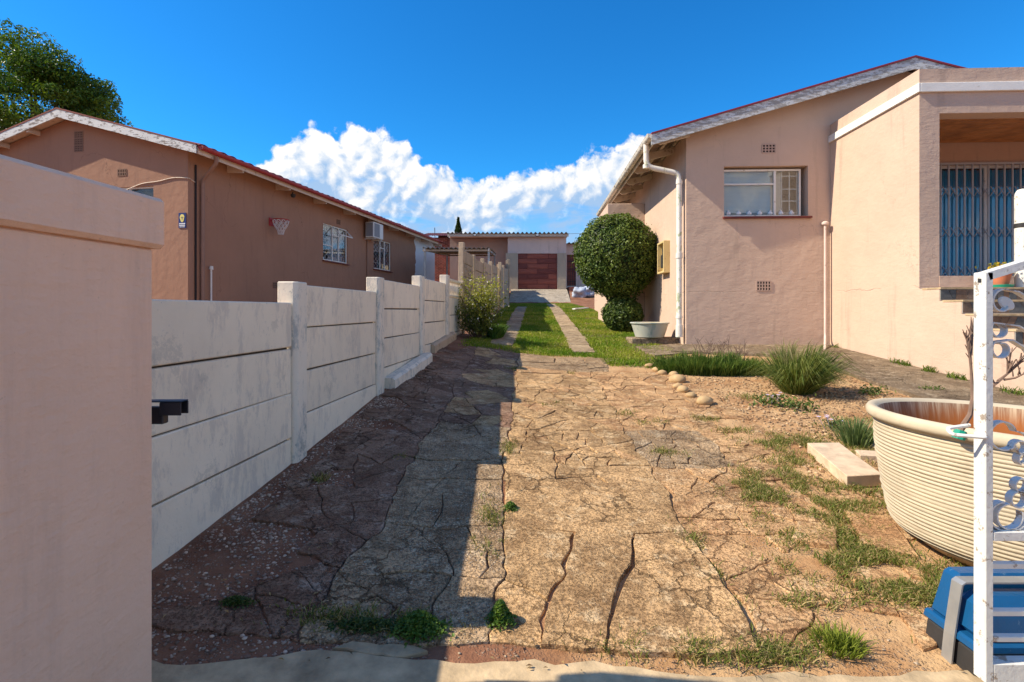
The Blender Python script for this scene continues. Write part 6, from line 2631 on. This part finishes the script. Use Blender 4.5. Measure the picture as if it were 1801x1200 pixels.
# ------------------------------------------------------------------ big ribbed planter
def build_planter():
    c = Vector((2.575, 2.63, 0))
    g = gz(c.x, c.y)
    root = empty('ribbed_planter', (c.x, c.y, g - .01))
    root.rotation_euler = (R(-0.6), R(2.2), 0)
    tag(root, 'huge cream ribbed plastic planter behind the gate', 'planter')
    H = .866 - g + .01
    ribs = 30

    def rad(t):
        return .540 + .098 * (1 - (1 - t) ** 1.6) - .07 * max(0, 1 - t / .13) ** 2
    prof = [(.30, .0), (.44, .0), (.458, .018)]
    z0, z1 = .03, H - .075
    rq = random.Random(1)
    for k in range(ribs):
        am = rq.uniform(.0015, .0065)
        ta, tb = k / ribs, (k + 1) / ribs
        h = (z1 - z0) / ribs
        za = z0 + h * k
        prof += [(rad(ta), za), (rad(ta) + am, za + h * .25), (rad(tb) + am, za + h * rq.uniform(.6, .8)), (rad(tb) - am, za + h * .90)]
    prof += [(rad(1), z1), (rad(1) + .004, H - .062), (.668, H - .058), (.678, H - .04), (.678, H - .018), (.668, H - .002), (.652, H), (.632, H - .004), (.618, H - .018)]
    mb = MB()
    mb.lathe(prof, 112)
    mb.build('body', M['planter'], root, smooth=False)
    for p in root.children[0].data.polygons:
        p.use_smooth = True
    mb = MB()
    mb.lathe([(.618, H - .018), (.60, H - .10), (.585, H - .34), (.002, H - .36)], 64)
    mb.build('inside', M['planter_in'], root, smooth=True)
    # leafless plant growing in it
    r2 = empty('bare_plant', (1.985, 2.33, .80))
    tag(r2, 'leafless twiggy plant growing out of the big planter', 'plant')
    B = r2.location

    def tw(pts, r_):
        return [Vector(p) - B for p in pts]
    mb = MB()
    main = [at(1688, 768, 2.33), at(1692, 752, 2.33), at(1706, 730, 2.34), at(1711, 700, 2.35), at(1708, 650, 2.36), at(1706, 612, 2.37), at(1708, 560, 2.38)]
    mb.tube(tw(main, 0), [.013, .012, .010, .008, .005, .004, .002], 7)
    rr = random.Random(10)

    def twig(a, b, n, s):
        a, b = Vector(a), Vector(b)
        mb.tube([a - B, a.lerp(b, .5) + Vector((0, 0, -.008)) - B, b - B], [.005 * s, .004 * s, .0025 * s], 5)
        for _ in range(n):
            t = rr.uniform(.35, 1.0)
            p = a.lerp(b, t)
            d = (b - a).normalized()
            side = Vector((rr.uniform(-1, 1), rr.uniform(-.5, .5), rr.uniform(.2, 1.2))).normalized()
            q = p + (d * .5 + side).normalized() * rr.uniform(.03, .08)
            mb.tube([p - B, q - B], [.0028 * s, .0015 * s], 4)
    twig(at(1710, 705, 2.35), at(1797, 636, 2.30), 9, 1.5)
    twig(at(1765, 668, 2.32), at(1806, 655, 2.28), 4, 1.1)
    twig(at(1708, 640, 2.36), at(1698, 585, 2.36), 7, 1.0)
    twig(at(1708, 625, 2.36), at(1712, 560, 2.40), 7, 1.0)
    twig(at(1709, 660, 2.36), at(1703, 610, 2.40), 5, 1.0)
    twig(at(1775, 655, 2.32), at(1776, 620, 2.30), 4, 1.0)
    mb.build('branches', M['twig'], r2, smooth=True)
    mb = MB()
    mb.tube(tw([at(1685, 772, 2.33), at(1690, 757, 2.33)], 0), .024, 8)
    mb.build('green_tie', M['green_plastic'], r2)


build_planter()


# ------------------------------------------------------------------ sliding gate with scrollwork
def build_gate():
    yf, d = 1.70, .046
    root = empty('sliding_gate', (1.54, yf, .145))
    tag(root, 'white wrought-iron sliding gate with scrolls, slid open on the right', 'gate')
    o = -root.location
    xl, xr, L = 1.5385, 1.566, 1.5
    mb = MB()
    mb.box(xl, xr, yf, yf + d, .20, 1.538)
    mb.build('stile', M['gate_white'], root, o, bevel=.003)
    mb = MB()
    mb.box(xl + L, xr + L, yf, yf + d, .20, 1.538)
    mb.build('stile', M['gate_white'], root, o, bevel=.003)
    mb = MB()                                                 # arched top rail
    pts = []
    for t in np.linspace(0, 1, 25):
        x = xl + .012 + (L + .003) * t
        pts.append((x, yf + d / 2, 1.524 + .15 * math.sin(math.pi * t)))
    mb.ribbon(pts, d, .026)
    mb.build('top_rail', M['gate_white'], root, o)

    def rail(z0, z1, dd, name, y=yf):
        mb = MB()
        mb.box(xr, xl + L, y + (d - dd) / 2, y + (d + dd) / 2, z0, z1)
        mb.build(name, M['gate_white'], root, o, bevel=.002)
    rail(.662, .692, d, 'rail')
    rail(.20, .262, d, 'bottom_rail')
    for z in (.575, .42, .335):
        rail(z - .009, z + .009, .022, 'bar')

    def arc(cx, cz, r0, r1, a0, a1, n=22):
        return [(cx + (r0 + (r1 - r0) * t) * math.cos(a0 + (a1 - a0) * t), yf + d / 2, cz + (r0 + (r1 - r0) * t) * math.sin(a0 + (a1 - a0) * t)) for t in np.linspace(0, 1, n)]
    S = []
    q = math.pi
    S.append(arc(1.612, 1.437, .020, .046, -q * .2, -q * 1.5) + [(1.66, yf + d / 2, 1.474), (1.70, yf + d / 2, 1.450), (1.74, yf + d / 2, 1.405), (1.77, yf + d / 2, 1.33)])
    S.append(arc(1.600, 1.350, .018, .032, q * .3, -q * 1.25, 16) + [(1.66, yf + d / 2, 1.362), (1.71, yf + d / 2, 1.335), (1.75, yf + d / 2, 1.28)])
    S.append(arc(1.604, 1.285, .020, .033, q * 2.6, q * .75, 20) + [(1.64, yf + d / 2, 1.316), (1.69, yf + d / 2, 1.285), (1.73, yf + d / 2, 1.235)])
    S.append(arc(1.612, 1.005, .046, .040, q * 1.0, q * .1, 14) + [(1.68, yf + d / 2, 1.01), (1.72, yf + d / 2, .985)])
    S.append(arc(1.615, 1.005, .050, .050, q * 1.0, q * 1.75, 12) + arc(1.668, .962, .026, .015, q * .95, -q * 1.0, 16))
    S.append(arc(1.680, .925, .022, .014, q * 1.3, -q * .7, 16))
    S.append(arc(1.672, .838, .024, .022, q * 0, q * 2, 18))
    S.append(arc(1.662, .792, .027, .026, q * 0, q * 2, 18))
    S.append(arc(1.630, .738, .044, .040, q * 2.1, q * .5, 20))
    S.append(arc(1.612, .738, .046, .046, q * .5, q * 1.5, 14) + [(1.66, yf + d / 2, .696), (1.70, yf + d / 2, .72), (1.74, yf + d / 2, .75)])
    half = xl + (L + .0275) / 2
    for s in S:
        mb = MB()
        mb.ribbon(s, .024, .0045)
        mb.build('scroll', M['gate_white'], root, o)
        mb = MB()
        mb.ribbon([(2 * half - p[0], p[1], p[2]) for p in s], .024, .0045)
        mb.build('scroll', M['gate_white'], root, o)
    for sx in (1, -1):
        mb = MB()
        v = []
        for t in np.linspace(0, 2 * math.pi, 17)[:-1]:
            u, w = .030 * math.cos(t), .020 * math.sin(t)
            x, z = u * .8 + w * .5, -u * .55 + w * .8
            v.append((x, z))
        cx = 1.628 if sx == 1 else 2 * half - 1.628
        mb.prism([(cx + sx * x, 1.436 + z) for x, z in v], 'y', yf + .018, yf + .028)
        mb.build('leaf_ornament', M['gate_white'], root, o, bevel=.003)
    # bolt handle
    mb = MB()
    mb.tube(elbow_path([(1.550, yf + .02, 1.005), (1.54, yf - .004, 1.000), (1.455, yf + .03, 1.002), (1.455, yf + .05, 1.018), (1.535, yf + .055, 1.028)], .012, 4), .0062, 8)
    mb.build('bolt_handle', M['gate_white'], root, o, smooth=True)
    mb = MB()
    mb.box(1.5365, 1.5385, yf + .014, yf + .026, 1.505, 1.517)
    mb.build('bolt_head', M['black_plastic'], root, o)
    for x in (1.75, 2.8):
        mb = MB()
        mb.tube([(x, yf + .012, .20), (x, yf + .034, .20)], .035, 14)
        mb.build('wheel', M['steel_dark'], root, o)


build_gate()


def build_gate_motor():
    root = empty('gate_motor', (1.85, 1.90, .135))
    tag(root, 'blue gate motor with black base and steel bracket behind the white gate', 'gate motor')
    o = -root.location

    def tap(x0, x1, y0, y1, z0, X0, X1, Y0, Y1, z1):
        mb = MB()
        mb.add([(x0, y0, z0), (x1, y0, z0), (x1, y1, z0), (x0, y1, z0), (X0, Y0, z1), (X1, Y0, z1), (X1, Y1, z1), (X0, Y1, z1)],
               [(0, 3, 2, 1), (4, 5, 6, 7), (0, 1, 5, 4), (1, 2, 6, 5), (2, 3, 7, 6), (3, 0, 4, 7)])
        return mb
    tap(1.592, 2.09, 1.795, 2.035, .10, 1.604, 2.075, 1.80, 2.03, .232).build('base', M['black_plastic'], root, o, bevel=.012)
    tap(1.594, 2.085, 1.792, 2.038, .228, 1.600, 2.08, 1.796, 2.034, .262).build('lip', M['blue_plastic'], root, o, bevel=.008)
    tap(1.612, 2.07, 1.935, 2.03, .255, 1.662, 2.03, 1.945, 2.025, .428).build('rear_cover', M['blue_plastic'], root, o, bevel=.016)
    tap(1.610, 2.07, 1.80, 1.93, .255, 1.640, 2.04, 1.822, 1.93, .402).build('front_cover', M['blue_plastic'], root, o, bevel=.030)
    mb = MB()
    mb.ribbon([(1.578, 1.90, .13), (1.590, 1.90, .24), (1.618, 1.90, .425), (1.63, 1.90, .433), (2.06, 1.90, .433), (2.07, 1.90, .425), (2.10, 1.90, .24), (2.11, 1.90, .13)], .045, .006)
    mb.build('bracket', M['galv'], root, o)
    mb = MB()
    mb.box(1.545, 1.59, 1.86, 1.94, .128, .136)
    mb.build('foot_plate', M['galv'], root, o)


build_gate_motor()
